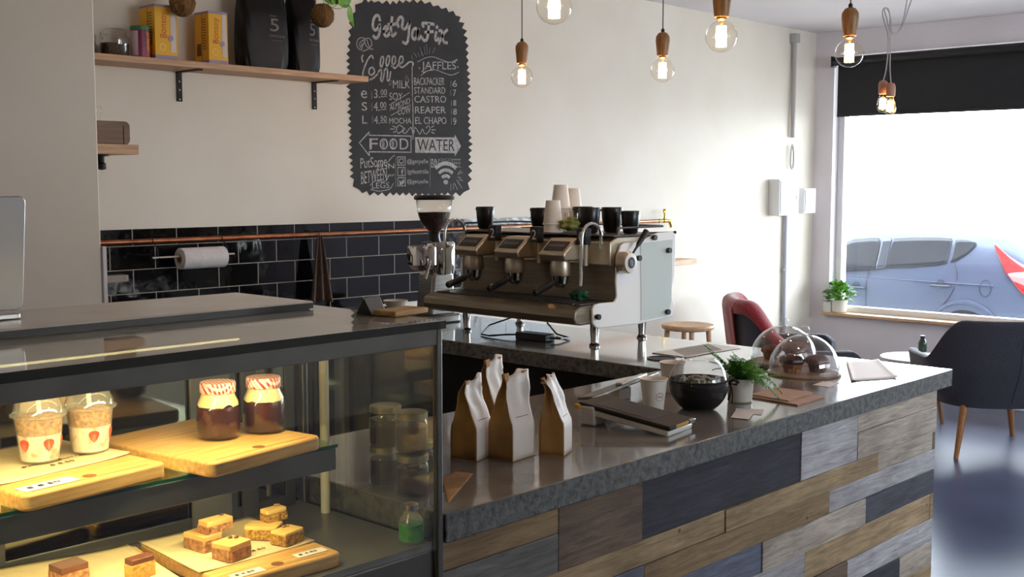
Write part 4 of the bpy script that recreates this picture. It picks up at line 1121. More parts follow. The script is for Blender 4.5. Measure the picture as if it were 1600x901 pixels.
# glass globe with a black wrap
gb = thing('glass_globe', 'round glass bowl in a black fabric wrap tied with a bow', 'bowl')
rg = .077; zc_ = .068
gp = []
for k_ in range(23):
    a = -PI/2+ (PI/2+1.02)*k_/22
    gp.append((max(rg*math.cos(a), 0 if k_ == 0 else .001), max(zc_+rg*math.sin(a), .0015)))
gp.append((gp[-1][0]+.002, gp[-1][1]+.003))
MB().lathe(gp, 48).build('globe', M['glass'], gb, solid=.0022, offset=-1)
M['black_cloth'] = mat('black_satin_cloth', srgb(12, 10, 12), .5, var=srgb(20, 18, 21), scale=12, spec=.3)
wp = []
for k_ in range(15):
    a = -PI/2+(PI/2+.10)*k_/14
    wp.append((max((rg+.002)*math.cos(a), 0 if k_ == 0 else .001), max(zc_+(rg+.002)*math.sin(a), .0003)))
wp = wp+[(rg+.003, zc_+.012), (rg-.0005, zc_+.013)]
MB().lathe(wp, 48).build('cloth_wrap', M['black_cloth'], gb)
# small pebbles and dried moss in the globe
ms = MB(); rnd = random.Random(3)
for k_ in range(40):
    a, r = rnd.uniform(0, 6.28), rnd.uniform(0, .055); ms.sphere((r*math.cos(a), r*math.sin(a), zc_+.004+rnd.uniform(0, .010)), rnd.uniform(.006, .011), 8)
ms.build('mints', mat('wrapped_sweets', srgb(150, 146, 128), .4, var=srgb(100, 110, 90), scale=80), gb); kids(gb)[-1]
bz = math.atan2(-.70, .72)
M3 = rot('Z', math.degrees(bz))
bow = MB()
for s in (-1, 1):
    pts = [M3 @ Vector((rg+.004, 0, zc_+.004)), M3 @ Vector((rg+.016, s*.014, zc_+.010)), M3 @ Vector((rg+.020, s*.030, zc_+.012)), M3 @ Vector((rg+.014, s*.030, zc_+.000)), M3 @ Vector((rg+.005, 0, zc_+.001))]
    ribbon(bow, pts, .014, M3 @ Vector((.3, 0, 1)), 0)
    pts = [M3 @ Vector((rg+.005, 0, zc_)), M3 @ Vector((rg+.012, s*.010, zc_-.02)), M3 @ Vector((rg+.010, s*.020+.004, zc_-.048))]
    ribbon(bow, pts, .012, M3 @ Vector((1, 0, .2)), 0)
bow.sphere(tuple(M3 @ Vector((rg+.006, 0, zc_+.002))), .007, 12)
bow.build('bow', M['black_cloth'], gb, solid=.0012, offset=0)
q = at(1091, 638, Z=CT); gb.location = (q.x, q.y, CT+.0004)
# potted fern
def fern_frond(mb, p0, direction, length, droop, n=11, wid=.018):
    d = Vector(direction).normalized(); side = d.cross(Vector((0, 0, 1)))
    side = side.normalized() if side.length > .01 else Vector((1, 0, 0))
    P = []
    for i in range(n+1):
        t = i/n
        p_ = Vector(p0)+d*length*t+Vector((0, 0, -droop*length*t*t)); p_.z = max(p_.z, .006) if p_.z < .006 and p0[2] < .2 else p_.z; P.append(p_)
    for i in range(n):
        t = (i+.5)/n
        p = P[i]; f = (P[i+1]-P[i])
        ll = wid*math.sin(PI*min(1, .12+t*.9))*1.05+.002
        for s in (-1, 1):
            tip = p+side*s*ll+f*.85-Vector((0, 0, .001))
            a_ = p+f*.05; b_ = p+f*.5
            m_ = p+side*s*ll*.5+f*.12+Vector((0, 0, .002)); m2 = p+side*s*ll*.5+f*.72+Vector((0, 0, .002))
            mb.add([a_, m_, tip, m2, b_], [(0, 1, 2, 3, 4)])
    mb.tube(P, .0008, 4)
fp = thing('potted_fern', 'leafy green fern in a small cream pot beside the black wrapped bowl', 'potted plant')
MB().lathe([(0, .0005), (.030, .0005), (.033, .004), (.037, .066), (.0345, .066), (.032, .056), (0, .056)], 36).build('pot', M['pot'], fp)
MB().lathe([(0, .0585), (.0325, .058), (.032, .052), (0, .052)], 28).build('soil', M['soil'], fp)
rnd = random.Random(11)
fo = MB()
for k_ in range(120):
    a = rnd.uniform(0, 2*PI); el = rnd.uniform(.6, 2.4); ln_ = rnd.uniform(.07, .135)
    if math.cos(a-2.8) > .35: el += 1.6
    fern_frond(fo, (rnd.uniform(-.016, .016), rnd.uniform(-.016, .016), .058), (math.cos(a), math.sin(a), el), ln_, rnd.uniform(.35, .8), 12, rnd.uniform(.014, .020))
# long fronds: one rising towards the tablet, one trailing down by the cards, one towards the dome
lr = Vector((.685, -.728, 0))
for k_ in range(4): fern_frond(fo, (0, 0, .06), (-lr.x*.7+rnd.uniform(-.1, .4), -lr.y*.7+rnd.uniform(0, .5), rnd.uniform(.9, 1.4)), rnd.uniform(.11, .15), .2, 13, .019)
fern_frond(fo, (0, 0, .06), (-lr.x*.8, -lr.y*.8, .95), .16, .15, 14, .018)
fern_frond(fo, (0, 0, .06), (-lr.x*.6-.2, -lr.y*.6, .75), .13, .3, 13, .018)
fern_frond(fo, (.01, -.01, .06), (lr.x, lr.y, .25), .12, .15, 12, .015)
for k_ in range(5): fern_frond(fo, (.02, -.02, .058), (lr.x+rnd.uniform(-.3, .3), lr.y+rnd.uniform(-.4, .1), .30), .085, .95, 11, .017)
fo.build('fronds', M['fern'], fp, smooth=0)
fb = MB()
for k_ in range(7):
    a = rnd.uniform(1.2, 5.2); c_ = Vector((math.cos(a)*.03, math.sin(a)*.03, rnd.uniform(.085, .12)))
    fern_frond(fb, (0, 0, .06), c_-Vector((0, 0, .06)), .075, .25, 7, .016)
fb.build('young_fronds', M['leaf_bright'], fp, smooth=0)
q = at(1156, 627, Z=CT); fp.location = (q.x, q.y, CT+.0004)
# dark leaved succulent behind the fern
su = thing('succulent', 'dark rosette succulent between the fern and the cake domes', 'potted plant')
MB().lathe([(0, .0005), (.022, .0005), (.027, .035), (.025, .035), (.023, .028), (0, .028)], 28).build('pot', M['pot'], su)
sm = MB()
for ring_, (nn_, el, ln_) in enumerate(((9, .5, .036), (8, .9, .034), (6, 1.6, .030))):
    for k_ in range(nn_):
        a = 2*PI*k_/nn_+ring_*.35; d = Vector((math.cos(a), math.sin(a), el)).normalized(); p0 = Vector((0, 0, .03))
        sm.tube([p0, p0+d*ln_*.4, p0+d*ln_*.75, p0+d*ln_], [.003, .006, .005, .0008], 8)
sm.build('rosette', mat('dark_succulent', srgb(60, 66, 60), .5, var=srgb(90, 62, 74), scale=30), su)
q = at(1186, 596, Z=CT); su.location = (q.x, q.y, CT+.0004)
# glass domes with muffins
M['muffin'] = mat('muffin_crumb', srgb(176, 112, 58), .8, var=srgb(140, 80, 38), scale=60, bump=.6, bscale=80)
M['muffin_choc'] = mat('dark_muffin_crumb', srgb(124, 74, 46), .8, var=srgb(88, 48, 30), scale=60, bump=.7, bscale=80)
M['glaze'] = mat('plum_glaze', srgb(74, 30, 28), .2, var=srgb(50, 18, 20), scale=40)
def muffin(label, loc, base_m, top_m, s=1, seedv=0, base_h=.030):
    t = thing('muffin', label, 'muffin', group='muffins under the glass domes')
    fl = MB(); n = 40
    for zi in range(2): pass
    def side(u, v):
        a = 2*PI*u; r = (.022+.008*v)*(1+.035*math.cos(14*a))
        return (r*math.cos(a)*s, r*math.sin(a)*s, base_h*v*s)
    fl.grid(side, 84, 4); fl.lathe([(0, .0004), (.0215*s, .0004)], 24)
    fl.build('base', base_m, t)
    tp = MB()
    rnd = random.Random(seedv); ph = [rnd.uniform(0, 6) for _ in range(4)]
    sp_ = MB().sphere((0, 0, 0), 1, 28)
    vs = []
    for v in sp_.v:
        d = Vector(v); k_ = 1+.06*math.sin(5*d.x+ph[0])*math.sin(4*d.y+ph[1])+.05*math.sin(9*d.y+ph[2])*math.cos(8*d.x)
        vs.append((d.x*.036*k_*s, d.y*.036*k_*s, base_h*s+.002+max(d.z, -.35)*.020*k_*s))
    tp.add(vs, sp_.f); tp.build('crown', top_m, t)
    t.location = loc; t.rotation_euler = (0, 0, seedv)
    return t
def dome(label, c, r, boardm):
    t = thing('cake_dome', label, 'glass dome')
    pr = [(r+.004, .0005), (r+.004, .004), (r, .008)]
    h = r*1.10
    for k_ in range(1, 19):
        a = PI/2*k_/18; pr.append((max(r*math.cos(a), .0001 if k_ < 18 else .010), .012+(h-.012)*math.sin(a)))
    MB().lathe(pr, 56).build('bell', M['dome_glass'], t, solid=.0025, offset=-1)
    MB().lathe([(0, h-.002), (.010, h-.001), (.007, h+.006), (.010, h+.011), (.0145, h+.018), (.012, h+.026), (0, h+.029)], 28).build('knob', M['dome_glass'], t)
    t.location = c
    return t
q = at(1256, 584, Z=CT); d1 = Vector((q.x, q.y, 0))
q = at(1224, 566, Z=CT); d2 = Vector((q.x, q.y, 0))
BZ = CT+.0063
def round_board(label, c, r):
    o = MB().lathe([(0, 0), (r, 0), (r+.001, .001), (r+.001, .0045), (r, .0055), (0, .0055)], 56).build('cake_board', mat('board_brown', srgb(150, 118, 92), .55, var=srgb(130, 100, 76), scale=18, stretch=(1, 8, 1)) if 'board_brown' not in bpy.data.materials else bpy.data.materials['board_brown'])
    o.location = (c.x, c.y, CT+.0004); return tag(o, label, 'board')
R1, R2 = .107, .106
if (d1-d2).length < R1+R2+.016: d2 = d1+(d2-d1).normalized()*(R1+R2+.018)
round_board('round brown cake board under the glass dome beside the menus', d1, R1+.006)
round_board('round brown cake board under the glass dome set further back', d2, R2+.006)
dome('glass cake dome over two muffins, the one beside the menus', (d1.x, d1.y, BZ), R1, None)
dome('glass cake dome set further back on the worktop, partly behind the other dome', (d2.x, d2.y, BZ), R2, None)
rt_ = Vector((.685, -.728, 0)); fw = Vector((.728, .685, 0))
m = d1-rt_*.037; muffin('golden muffin with a dark glaze, beside the pale inner edge of the dome', (m.x, m.y, BZ), M['muffin'], M['glaze'], 1.12, 1)
m = d1+rt_*.046+fw*.012; muffin('brown muffin under the dome, closest to the window', (m.x, m.y, BZ), M['muffin_choc'], M['muffin_choc'], 1.05, 2)
m = d2+rt_*.038-fw*.01; muffin('large brown muffin standing under the dome set further back', (m.x, m.y, BZ), M['muffin_choc'], M['muffin_choc'], 1.25, 3)
m = d2-rt_*.034+fw*.036; muffin('golden muffin under the dome set further back', (m.x, m.y, BZ), M['muffin'], M['muffin_choc'], .95, 4)
# menus, cards, paper
def flat(name, label, cat, pts, z, m, th=.0012, **kw):
    P = [at(x, y, Z=z) for x, y in pts]
    o = MB().prism([(p.x, p.y) for p in P], 0, th, 'z').build(name, m)
    o.location = (0, 0, z); tag(o, label, cat)
    c = sum((Vector((p.x, p.y, 0)) for p in P), Vector())/len(P)
    o.data.transform(Matrix.Translation(-c)); o.location = (c.x, c.y, z)
    return o
M['menu'] = mat('brown_menu_card', srgb(176, 138, 112), .6, var=srgb(164, 126, 100), scale=14)
flat('menu_card', 'lower kraft menu folder beside the fern pot', 'menu', ((1176, 622), (1246, 634), (1288, 621), (1216, 611)), CT+.0004, M['menu'], .004)
flat('menu_card', 'upper kraft menu folder, shifted slightly on the lower one', 'menu', ((1172, 617), (1232, 627), (1270, 614), (1212, 606)), CT+.0048, M['menu'], .003)
M['card'] = mat('business_card', srgb(222, 218, 214), .6)
flat('business_card', 'white business card standing out from the one next to the fern pot', 'card', ((1142, 652), (1170, 655), (1178, 645), (1148, 643)), CT+.0018, M['card'], .0006)
flat('business_card', 'white business card tucked under another, beside the fern pot', 'card', ((1148, 645), (1190, 648), (1194, 640), (1150, 638)), CT+.0004, M['card'], .0012)
flat('business_card', 'small white card lying in front of the glass dome', 'card', ((1270, 601), (1296, 605), (1312, 598), (1286, 596)), CT+.0004, M['card'], .0008)
ps = sheet('paper_sheet', 'large pale paper sheet lying on the worktop end beside the dome', [(at(x, y, Z=CT).x, at(x, y, Z=CT).y) for x, y in ((1330, 596), (1404, 591), (1372, 562), (1322, 566))], CT+.0005, mat('pale_grey_paper', srgb(236, 232, 232), .5), curl=.004)
# ------------------------------------------------------------------ chalk menu painted on the back wall
WY = YB-.0030
def wp(px, py):
    q = at(px, py, Y=YB-.003); return q.x, q.z
cbd = thing('chalkboard_menu', 'ragged edged black chalkboard menu on the back wall above the grinder', 'chalkboard')
M['chalkboard'] = mat('chalkboard_paint', srgb(46, 46, 47), .85, var=srgb(56, 56, 56), scale=6, bump=.05, bscale=60)
M['chalk'] = mat('chalk', srgb(206, 202, 198), .9, var=srgb(150, 148, 146), scale=90, lo=.25, hi=.6)
M['chalk_dim'] = mat('dusty_chalk', srgb(150, 147, 144), .9, var=srgb(112, 110, 108), scale=90)
outl = [(556, 18), (566, 4), (585, 4), (610, 8), (640, 4), (664, 6), (690, 14), (712, 24), (722, 44), (727, 66), (729, 100), (731, 140), (731, 180), (732, 220), (732, 260), (731, 286), (725, 300), (700, 300), (670, 302), (640, 300), (610, 300), (585, 300), (562, 296), (554, 280), (552, 250), (550, 210), (549, 170), (548, 130), (547, 90), (549, 55)]
rnd = random.Random(2); pts = []
for i in range(len(outl)):
    a, b_ = Vector(outl[i]), Vector(outl[(i+1) % len(outl)])
    L_ = (b_-a).length; n = max(1, int(L_/9.5)); nrm = Vector(((b_-a).y, -(b_-a).x)).normalized()
    for k_ in range(n):
        p = a.lerp(b_, k_/n); pts.append(p); pts.append(a.lerp(b_, (k_+.5)/n)+nrm*rnd.uniform(3.5, 7))
poly = [wp(p.x, p.y) for p in pts]
MB().prism(poly, YB-.003, YB-.0003).build('board', M['chalkboard'], cbd, smooth=0)
Nw = (0, -1, 0)
def w3(px, py): x, z = wp(px, py); return (x, WY, z)
def c1(x, y): return (540+x*.17762, y*.17762)
def c2(x, y): return (540+x*.17762, 150+y*.17762)
def chalk(name, strokes, w, f=c1, m='chalk', smooth=3):
    mb = MB()
    for s in strokes: ribbon(mb, [w3(*f(*p)) for p in s], w, Nw, .0006, smooth)
    return mb.build(name, M[m], cbd, smooth=0, solid=.0005, offset=0)
def ctext(s, x0, y0, x1, y1, f=c1, m='chalk', name='lettering', slant=0, fat=0):
    a, b_ = f(x0, y1), f(x1, y1-slant); t = f(x0, y0)
    A, Bp, T_ = Vector(w3(*a)), Vector(w3(*b_)), Vector(w3(*t))
    U = (Bp-A); w = U.length; U.normalize()
    h = (T_-A).length
    o = fit_text(name, s, M[m] if isinstance(m, str) else m, cbd, A, U, (0, 0, 1), w, h)
    if fat: o.modifiers['solid'].thickness = .0005
    return o
title = [[(300,175),(292,142),(265,138),(242,185),(240,240),(260,265),(288,245),(298,212),(300,270),(290,312),(265,337),(245,318)],
 [(335,278),(362,265),(370,240),(350,236),(335,270),(343,310),(366,315),(392,288)], [(408,155),(398,230),(400,290),(414,316),(440,292)], [(376,216),(442,212)],
 [(464,232),(455,190),(480,150),(502,162),(500,205),(496,240),(520,256),(545,225),(563,190)], [(565,190),(556,270),(550,340),(534,382),(505,372)],
 [(632,262),(610,248),(588,280),(585,320),(600,345),(622,330),(636,272)], [(640,258),(632,310),(640,345),(664,322)],
 [(682,232),(675,206),(710,204),(772,214)], [(732,216),(725,290),(714,345),(690,357),(674,334)], [(700,284),(766,278)],
 [(796,284),(788,330),(795,356),(816,340)], [(801,242),(806,234)], [(825,270),(845,272),(850,320),(862,368),(890,376)], [(892,264),(860,300),(820,380)]]
chalk('title_lettering', title, .0155)
coffee = [[(152,487),(141,508),(150,542)], [(240,512),(228,488),(196,520),(166,590),(150,655),(160,700),(192,702)], [(236,592),(210,605),(206,645),(230,660),(255,630),(240,596)],
 [(288,632),(322,580),(334,512),(316,500),(304,560),(316,640),(308,698),(324,712),(340,640)], [(340,622),(378,560),(388,502),(370,494),(354,550),(368,630),(364,698),(382,704),(396,632)],
 [(402,582),(436,548),(434,500),(414,502),(408,560),(428,600),(460,575)], [(458,570),(500,545),(502,502),(480,500),(468,552),(485,592),(520,580),(560,545),(592,552),(590,575)], [(215,700),(245,685),(280,652)]]
chalk('coffee_lettering', coffee, .0085)
chalk('bean_doodle', [[(95,390),(110,345),(150,330),(170,350),(150,400),(135,440),(105,420),(95,385)], [(115,405),(130,370),(160,350)], [(125,420),(145,385)], [(165,345),(205,335),(230,375),(220,410),(190,415),(170,380),(165,345)], [(185,350),(195,380),(205,405)], [(150,450),(180,440),(200,430),(240,432)]], .0042)
for s_ in ([[(582,485),(586,525)], [(600,465),(625,500)], [(650,415),(685,495)], [(690,410),(700,480)], [(712,390),(716,475)], [(742,420),(736,472)], [(785,420),(765,465)], [(635,460),(650,500)], [(662,440),(672,490)], [(520,680),(535,695)], [(535,665),(548,688)], [(548,690),(562,700)], [(380,730),(400,735)], [(395,708),(408,722)], [(378,745),(400,748)]]): chalk('ray_mark', [s_], .0030, m='chalk_dim')
chalk('divider_line', [[(584,590),(586,760),(588,900)]], .0050)
chalk('divider_line', [[(588,5),(592,150),(592,380)]], .0050, c2)
chalk('ribbon_banner', [[(632,545),(700,510),(770,500),(850,530),(920,548),(980,530)], [(660,665),(700,635),(770,610),(860,640),(930,660),(995,635)], [(680,640),(720,622),(770,618)], [(870,545),(930,545),(980,522)]], .0034)
ctext('JAFFLES', 668, 540, 970, 632)
chalk('banner_dot', [[(646,598),(652,600)], [(982,588),(988,590)]], .006)
for s, x0, y0, x1, y1, f in (('BACKPACKER', 602, 682, 868, 748, c1), ('STANDARD', 602, 766, 876, 824, c1), ('CASTRO', 605, 842, 884, 902, c1), ('REAPER', 610, 92, 880, 152, c2), ('EL CHAPO', 612, 184, 886, 246, c2), ('6', 942, 706, 978, 764, c1), ('7', 944, 788, 972, 844, c1), ('8', 946, 36, 972, 84, c2), ('8', 946, 112, 976, 164, c2), ('9', 946, 192, 974, 254, c2),
    ('e', 136, 795, 188, 864, c1), ('S', 142, 54, 188, 128, c2), ('L', 146, 172, 190, 242, c2), ('MILK', 416, 706, 566, 776, c1), ('SOY', 384, 815, 500, 880, c1), ('MOCHA', 384, 192, 578, 242, c2)):
    ctext(s, x0, y0, x1, y1, f)
for big, small, x0, y0, y1, f in (('3.', '00', 250, 785, 862, c1), ('4.', '00', 246, 52, 132, c2), ('4.', '50', 248, 175, 244, c2)):
    ctext(big, x0, y0, x0+52, y1, f); ctext(small, x0+58, y0, x0+112, y0+(y1-y0)*.68, f, 'chalk')
    chalk('underline', [[(x0+60, y0+(y1-y0)*.86), (x0+112, y0+(y1-y0)*.80)]], .003, f)
chalk('price_bars', [[(228,805),(230,868)], [(926,712),(926,764)], [(924,790),(924,840)]], .0028, m='chalk_dim')
chalk('price_bars', [[(230,60),(232,128)], [(236,175),(236,240)], [(930,40),(930,85)], [(930,112),(930,164)], [(930,192),(930,250)]], .0028, c2, m='chalk_dim')
ctext('ALMOND', 388, 80, 566, 132, c2, slant=68); ctext('COW', 458, 100, 572, 168, c2, slant=14)
chalk('strike_lines', [[(384,80),(560,-30)], [(400,170),(570,75)]], .0034, c2)
chalk('flourish', [[(500,272),(470,255),(446,290),(462,326),(492,312),(522,290),(508,280),(500,312),(525,328),(550,300),(575,275),(590,330)], [(600,330),(610,275),(635,310),(655,335),(675,290),(690,325),(715,330),(742,290),(730,262),(708,280)], [(395,290),(430,290)], [(415,265),(440,275)], [(420,318),(440,312)], [(755,275),(775,262)], [(758,298),(790,298)], [(755,318),(778,328)]], .0042, c2)
chalk('food_arrow', [[(120,410),(206,318)], [(206,318),(206,345)], [(206,345),(575,352)], [(575,352),(575,494)], [(575,494),(206,490)], [(206,490),(208,524)], [(208,524),(120,410)]], .0052, c2, smooth=0)
for ch, x0, x1 in (('F', 210, 282), ('O', 300, 372), ('O', 385, 455), ('D', 476, 552)): ctext(ch, x0, 372, x1, 470, c2)
inn = MB()
for x in (336, 420): inn.prism([wp(*c2(x-6+6*math.cos(2*PI*k_/20)*2.0, 421+36*math.sin(2*PI*k_/20))) for k_ in range(20)], WY-.0016, WY-.0008)
inn.build('letter_shading', M['chalk_dim'], cbd, smooth=0)
MB().prism([wp(*c2(*p)) for p in ((610,362),(958,364),(962,340),(1014,440),(962,530),(958,502),(612,498))][::-1], WY-.0010, WY-.0002).build('water_arrow', M['chalk'], cbd, smooth=0)
o = ctext('WATER', 628, 378, 956, 482, c2, 'chalkboard'); o.data.transform(Matrix.Translation((0, -.0012, 0)))
for s, x0, y0, x1, y1, sl_ in (('PutSome', 130, 545, 362, 636, 20), ('FUN', 278, 602, 428, 648, 12), ('BETWEEN', 136, 668, 362, 776, 40), ('your', 372, 690, 430, 716, 4), ('LEGS', 232, 762, 384, 814, 6)):
    ctext(s, x0, y0, x1, y1, c2, slant=sl_)
chalk('swash', [[(215,785),(260,745),(320,755),(360,738),(375,700)], [(220,820),(280,835),(340,830),(390,815),(418,770)], [(365,590),(400,545),(428,520)]], .0034, c2)
chalk('panel_lines', [[(442,530),(440,660),(438,800)], [(742,545),(742,800)]], .003, c2, 'chalk_dim')
for y in (535, 628, 718):
    chalk('icon_frame', [[(458,y),(524,y)], [(524,y),(524,y+72)], [(524,y+72),(458,y+72)], [(458,y+72),(458,y)]], .004, c2, smooth=0)
chalk('camera_icon', [[(470+20+20*math.cos(2*PI*k_/12), 571+20*math.sin(2*PI*k_/12)) for k_ in range(13)], [(510,548),(514,552)]], .0042, c2)
ctext('f', 486, 640, 514, 694, c2)
MB().prism([wp(*c2(*p)) for p in ((472,738),(484,752),(496,752),(498,738),(510,734),(514,744),(512,764),(500,778),(482,782),(468,774),(480,768),(472,756))][::-1], WY-.0012, WY-.0002).build('bird_icon', M['chalk'], cbd, smooth=0)
for s, y0, y1 in (('@getyafix', 552, 604), ('/gyfaustralia', 642, 694), ('@getyafix', 730, 778)): ctext(s, 540, y0, 728, y1, c2)
ctext('BIN', 752, 552, 822, 630, c2); ctext('GECO', 826, 548, 935, 572, c2, 'chalk_dim'); ctext('FFEE', 936, 552, 1012, 628, c2, 'chalk_dim')
wb_ = MB(); cx_, cy_ = 880, 765
for r0, r1 in ((0, 20), (48, 78), (100, 130), (156, 190)):
    seg_ = 14; a0, a1 = R(228), R(312)
    if r0 == 0: ply = [(cx_+r1*math.cos(2*PI*k_/20), cy_-8+r1*math.sin(2*PI*k_/20)) for k_ in range(20)]
    else: ply = [(cx_+r1*.78*math.cos(a0+(a1-a0)*k_/seg_), cy_+r1*math.sin(a0+(a1-a0)*k_/seg_)) for k_ in range(seg_+1)] + [(cx_+r0*.78*math.cos(a1-(a1-a0)*k_/seg_), cy_+r0*math.sin(a1-(a1-a0)*k_/seg_)) for k_ in range(seg_+1)]
    wb_.prism([wp(*c2(*p)) for p in ply], WY-.0014, WY-.0004)
wb_.build('wifi_icon', M['chalk'], cbd, smooth=0)
chalk('burst_marks', [[(985,690),(1028,672)], [(985,712),(1015,720)], [(975,735),(1022,808)], [(1000,735),(1030,745)], [(955,765),(985,822)], [(925,775),(925,830)], [(945,770),(952,820)], [(990,675),(1015,655)]], .003, c2)
rebase(cbd, (wp(640, 300)[0], YB-.0015, wp(640, 300)[1]))

# ------------------------------------------------------------------ high wooden shelf and what stands on it
SD = .20; SY0 = YB-SD
sl0, sl1 = at(143, 82, Y=SY0), at(576, 119, Y=SY0); sb = at(575, 127, Y=SY0).z
SZ = (sl0.z+sl1.z)/2
shf = thing('wall_shelf', 'long oak shelf on black angle brackets reaching towards the chalkboard', 'shelf')
MB().box(nx+.05, sl1.x, SY0, YB-.001, SZ-.026, SZ).build('plank', M['wood_shelf'], shf, bevel=.002)
for px in (280, 491):
    x = at(px, 130, Y=YB-.004).x
    bk = MB(); bk.box(x-.013, x+.013, YB-.006, YB-.001, SZ-.026-.125, SZ-.027); bk.box(x-.013, x+.013, SY0+.03, YB-.001, SZ-.031, SZ-.0265)
    bko = bk.build('bracket', M['blackmetal'], shf, bevel=.001)
    hl = MB()
    for z in (.045, .08, .12): hl.lathe([(0, 0), (.0038, .0004), (.003, .002), (0, .0025)], 10, (x, YB-.006, SZ-.022-z), rot('X', 90))
    hl.build('screw_heads', M['steel'], bko)
rebase(shf, ((nx+.05+sl1.x)/2, YB-.1, SZ-.026))
def sx(px, y): return at(px, 100, Y=y).x
M['clip_glass'] = M['glass']
M['seeds'] = mat('brown_seeds', srgb(92, 70, 52), .8, var=srgb(54, 38, 28), scale=120, bump=.6)
pj2 = thing('clip_top_jar', 'wide clip top glass jar of brown seeds beside the purple tin', 'jar', group='clip top jars on the high shelf')
MB().lathe([(0, .001), (.054, .001), (.058, .008), (.058, .075), (.046, .088), (.046, .094)], 36).build('glass_body', M['glass'], pj2, solid=.003)
MB().lathe([(0, .004), (.054, .006), (.0545, .052), (0, .056)], 32).build('seeds', M['seeds'], pj2)
MB().lathe([(.048, .095), (.049, .101), (.038, .108), (0, .110)], 32).build('lid', M['glass'], pj2)
MB().tube([(.049, -.02, .097), (.06, -.012, .090), (.064, 0, .07), (.06, .012, .090), (.049, .02, .097)], .0018, 8).build('wire_clip', M['steel'], pj2)
y = 4.30; pj2.location = (sx(180, y), y, SZ+.0004); pj2.rotation_euler = (0, 0, 1.9)
dup(pj2, (sx(183, y)-.15, y, SZ+.0004), 2.0, 'clip top glass jar mostly hidden by the stub wall')
M['tin'] = mat('purple_tin', srgb(112, 24, 62), .4, var=srgb(150, 44, 84), scale=14)
tn = thing('spice_tin', 'purple tin with a green lid on the high shelf', 'tin')
MB().lathe([(0, 0), (.034, 0), (.036, .002), (.036, .108), (0, .110)], 32).build('body', M['tin'], tn)
MB().lathe([(.0365, .108), (.038, .109), (.038, .122), (.036, .124), (0, .124)], 32).build('lid', mat('green_lid', srgb(40, 112, 62), .4), tn)
lb = MB()
def curved_label(r, a0, a1, z0, z1, n=12):
    vs = []; 
    for k_ in range(n+1):
        a = a0+(a1-a0)*k_/n; vs += [(r*math.cos(a), r*math.sin(a), z0), (r*math.cos(a), r*math.sin(a), z1)]
    return vs, [(2*k_, 2*k_+2, 2*k_+3, 2*k_+1) for k_ in range(n)]
lb.add(*curved_label(.0364, R(238-90), R(258-30), .008, .104)); lb.build('pale_label', mat('pale_label', srgb(196, 172, 180), .5), tn)
lb = MB(); lb.add(*curved_label(.0366, R(285), R(330), .004, .10)); lb.build('yellow_label', mat('yellow_label', srgb(206, 150, 40), .5, var=srgb(178, 60, 50), scale=40), tn)
y = 4.262; tn.location = (sx(220, y), y, SZ+.0004)
M['carton_y'] = mat('yellow_carton', srgb(234, 176, 24), .5)
M['carton_s'] = mat('yellow_carton_side', srgb(226, 170, 34), .5)
M['lav'] = mat('lavender_print', srgb(158, 140, 168), .5)
M['red_ink'] = mat('orange_red_print', srgb(206, 88, 28), .5)
M['grey_ink'] = mat('brown_grey_print', srgb(128, 96, 44), .6)
def carton(label, px_corner, w, d, y):
    t = thing('soy_milk_carton', label, 'carton', group='yellow cartons on the high shelf')
    H = .215
    MB().box(0, w, 0, d, 0, H).build('box', M['carton_y'], t, bevel=.001)
    for z0, z1 in ((.0005, .016), (H-.009, H+.0006)): MB().box(-.0006, w+.0006, -.0006, d+.0006, z0, z1).build('printed_band', M['lav'], t)
    fit_text('brand_lettering', 'Bonsoy', M['red_ink'], t, (w*.60, -.0006, .085), (0, 0, 1), (-1, 0, 0), .105, w*.38)
    MB().box(w*.70, w*.93, -.0012, -.0002, .03, H-.009).build('white_stripe', mat('carton_white', srgb(212, 200, 196), .5) if 'carton_white' not in bpy.data.materials else bpy.data.materials['carton_white'], t)
    MB().lathe([(0, 0), (.011, 0), (.011, .0016), (0, .0016)], 24, (w*.70, -.0012, .085), rot('X', 90)).build('seal', M['lav'], t)
    MB().lathe([(.016, 0), (.016, .0008), (.010, .0008), (.010, 0)], 24, (w*.33, -.0002, .048), rot('X', 90)).build('round_print', mat('pale_yellow_print', srgb(240, 200, 96), .5) if 'pale_yellow_print' not in bpy.data.materials else bpy.data.materials['pale_yellow_print'], t)
    sp_ = MB()
    for k_ in range(12): sp_.box(-.001, -.0001, d*.18, d*(.42+.05*(k_ % 3)), .06+.011*k_, .064+.011*k_)
    for k_ in range(14): sp_.box(-.001, -.0001, d*.56+k_*d*.022, d*.56+k_*d*.022+d*.011, .035, .085)
    sp_.build('side_print', M['grey_ink'], t)
    MB().box(-.0009, -.0001, d*.475, d*.495, .016, H-.009).build('side_fold', M['grey_ink'], t)
    t.location = (sx(px_corner, y), y, SZ+.0004)
    return t
q0 = sx(243, 4.225); q1 = sx(277.5, 4.225); cw = q1-q0
carton('yellow soy milk carton standing beside the purple tin', 243.5, cw, .115, 4.225)
carton('yellow soy milk carton standing alone, closer to the black coffee bags', 327, cw*.93, .105, 4.235)
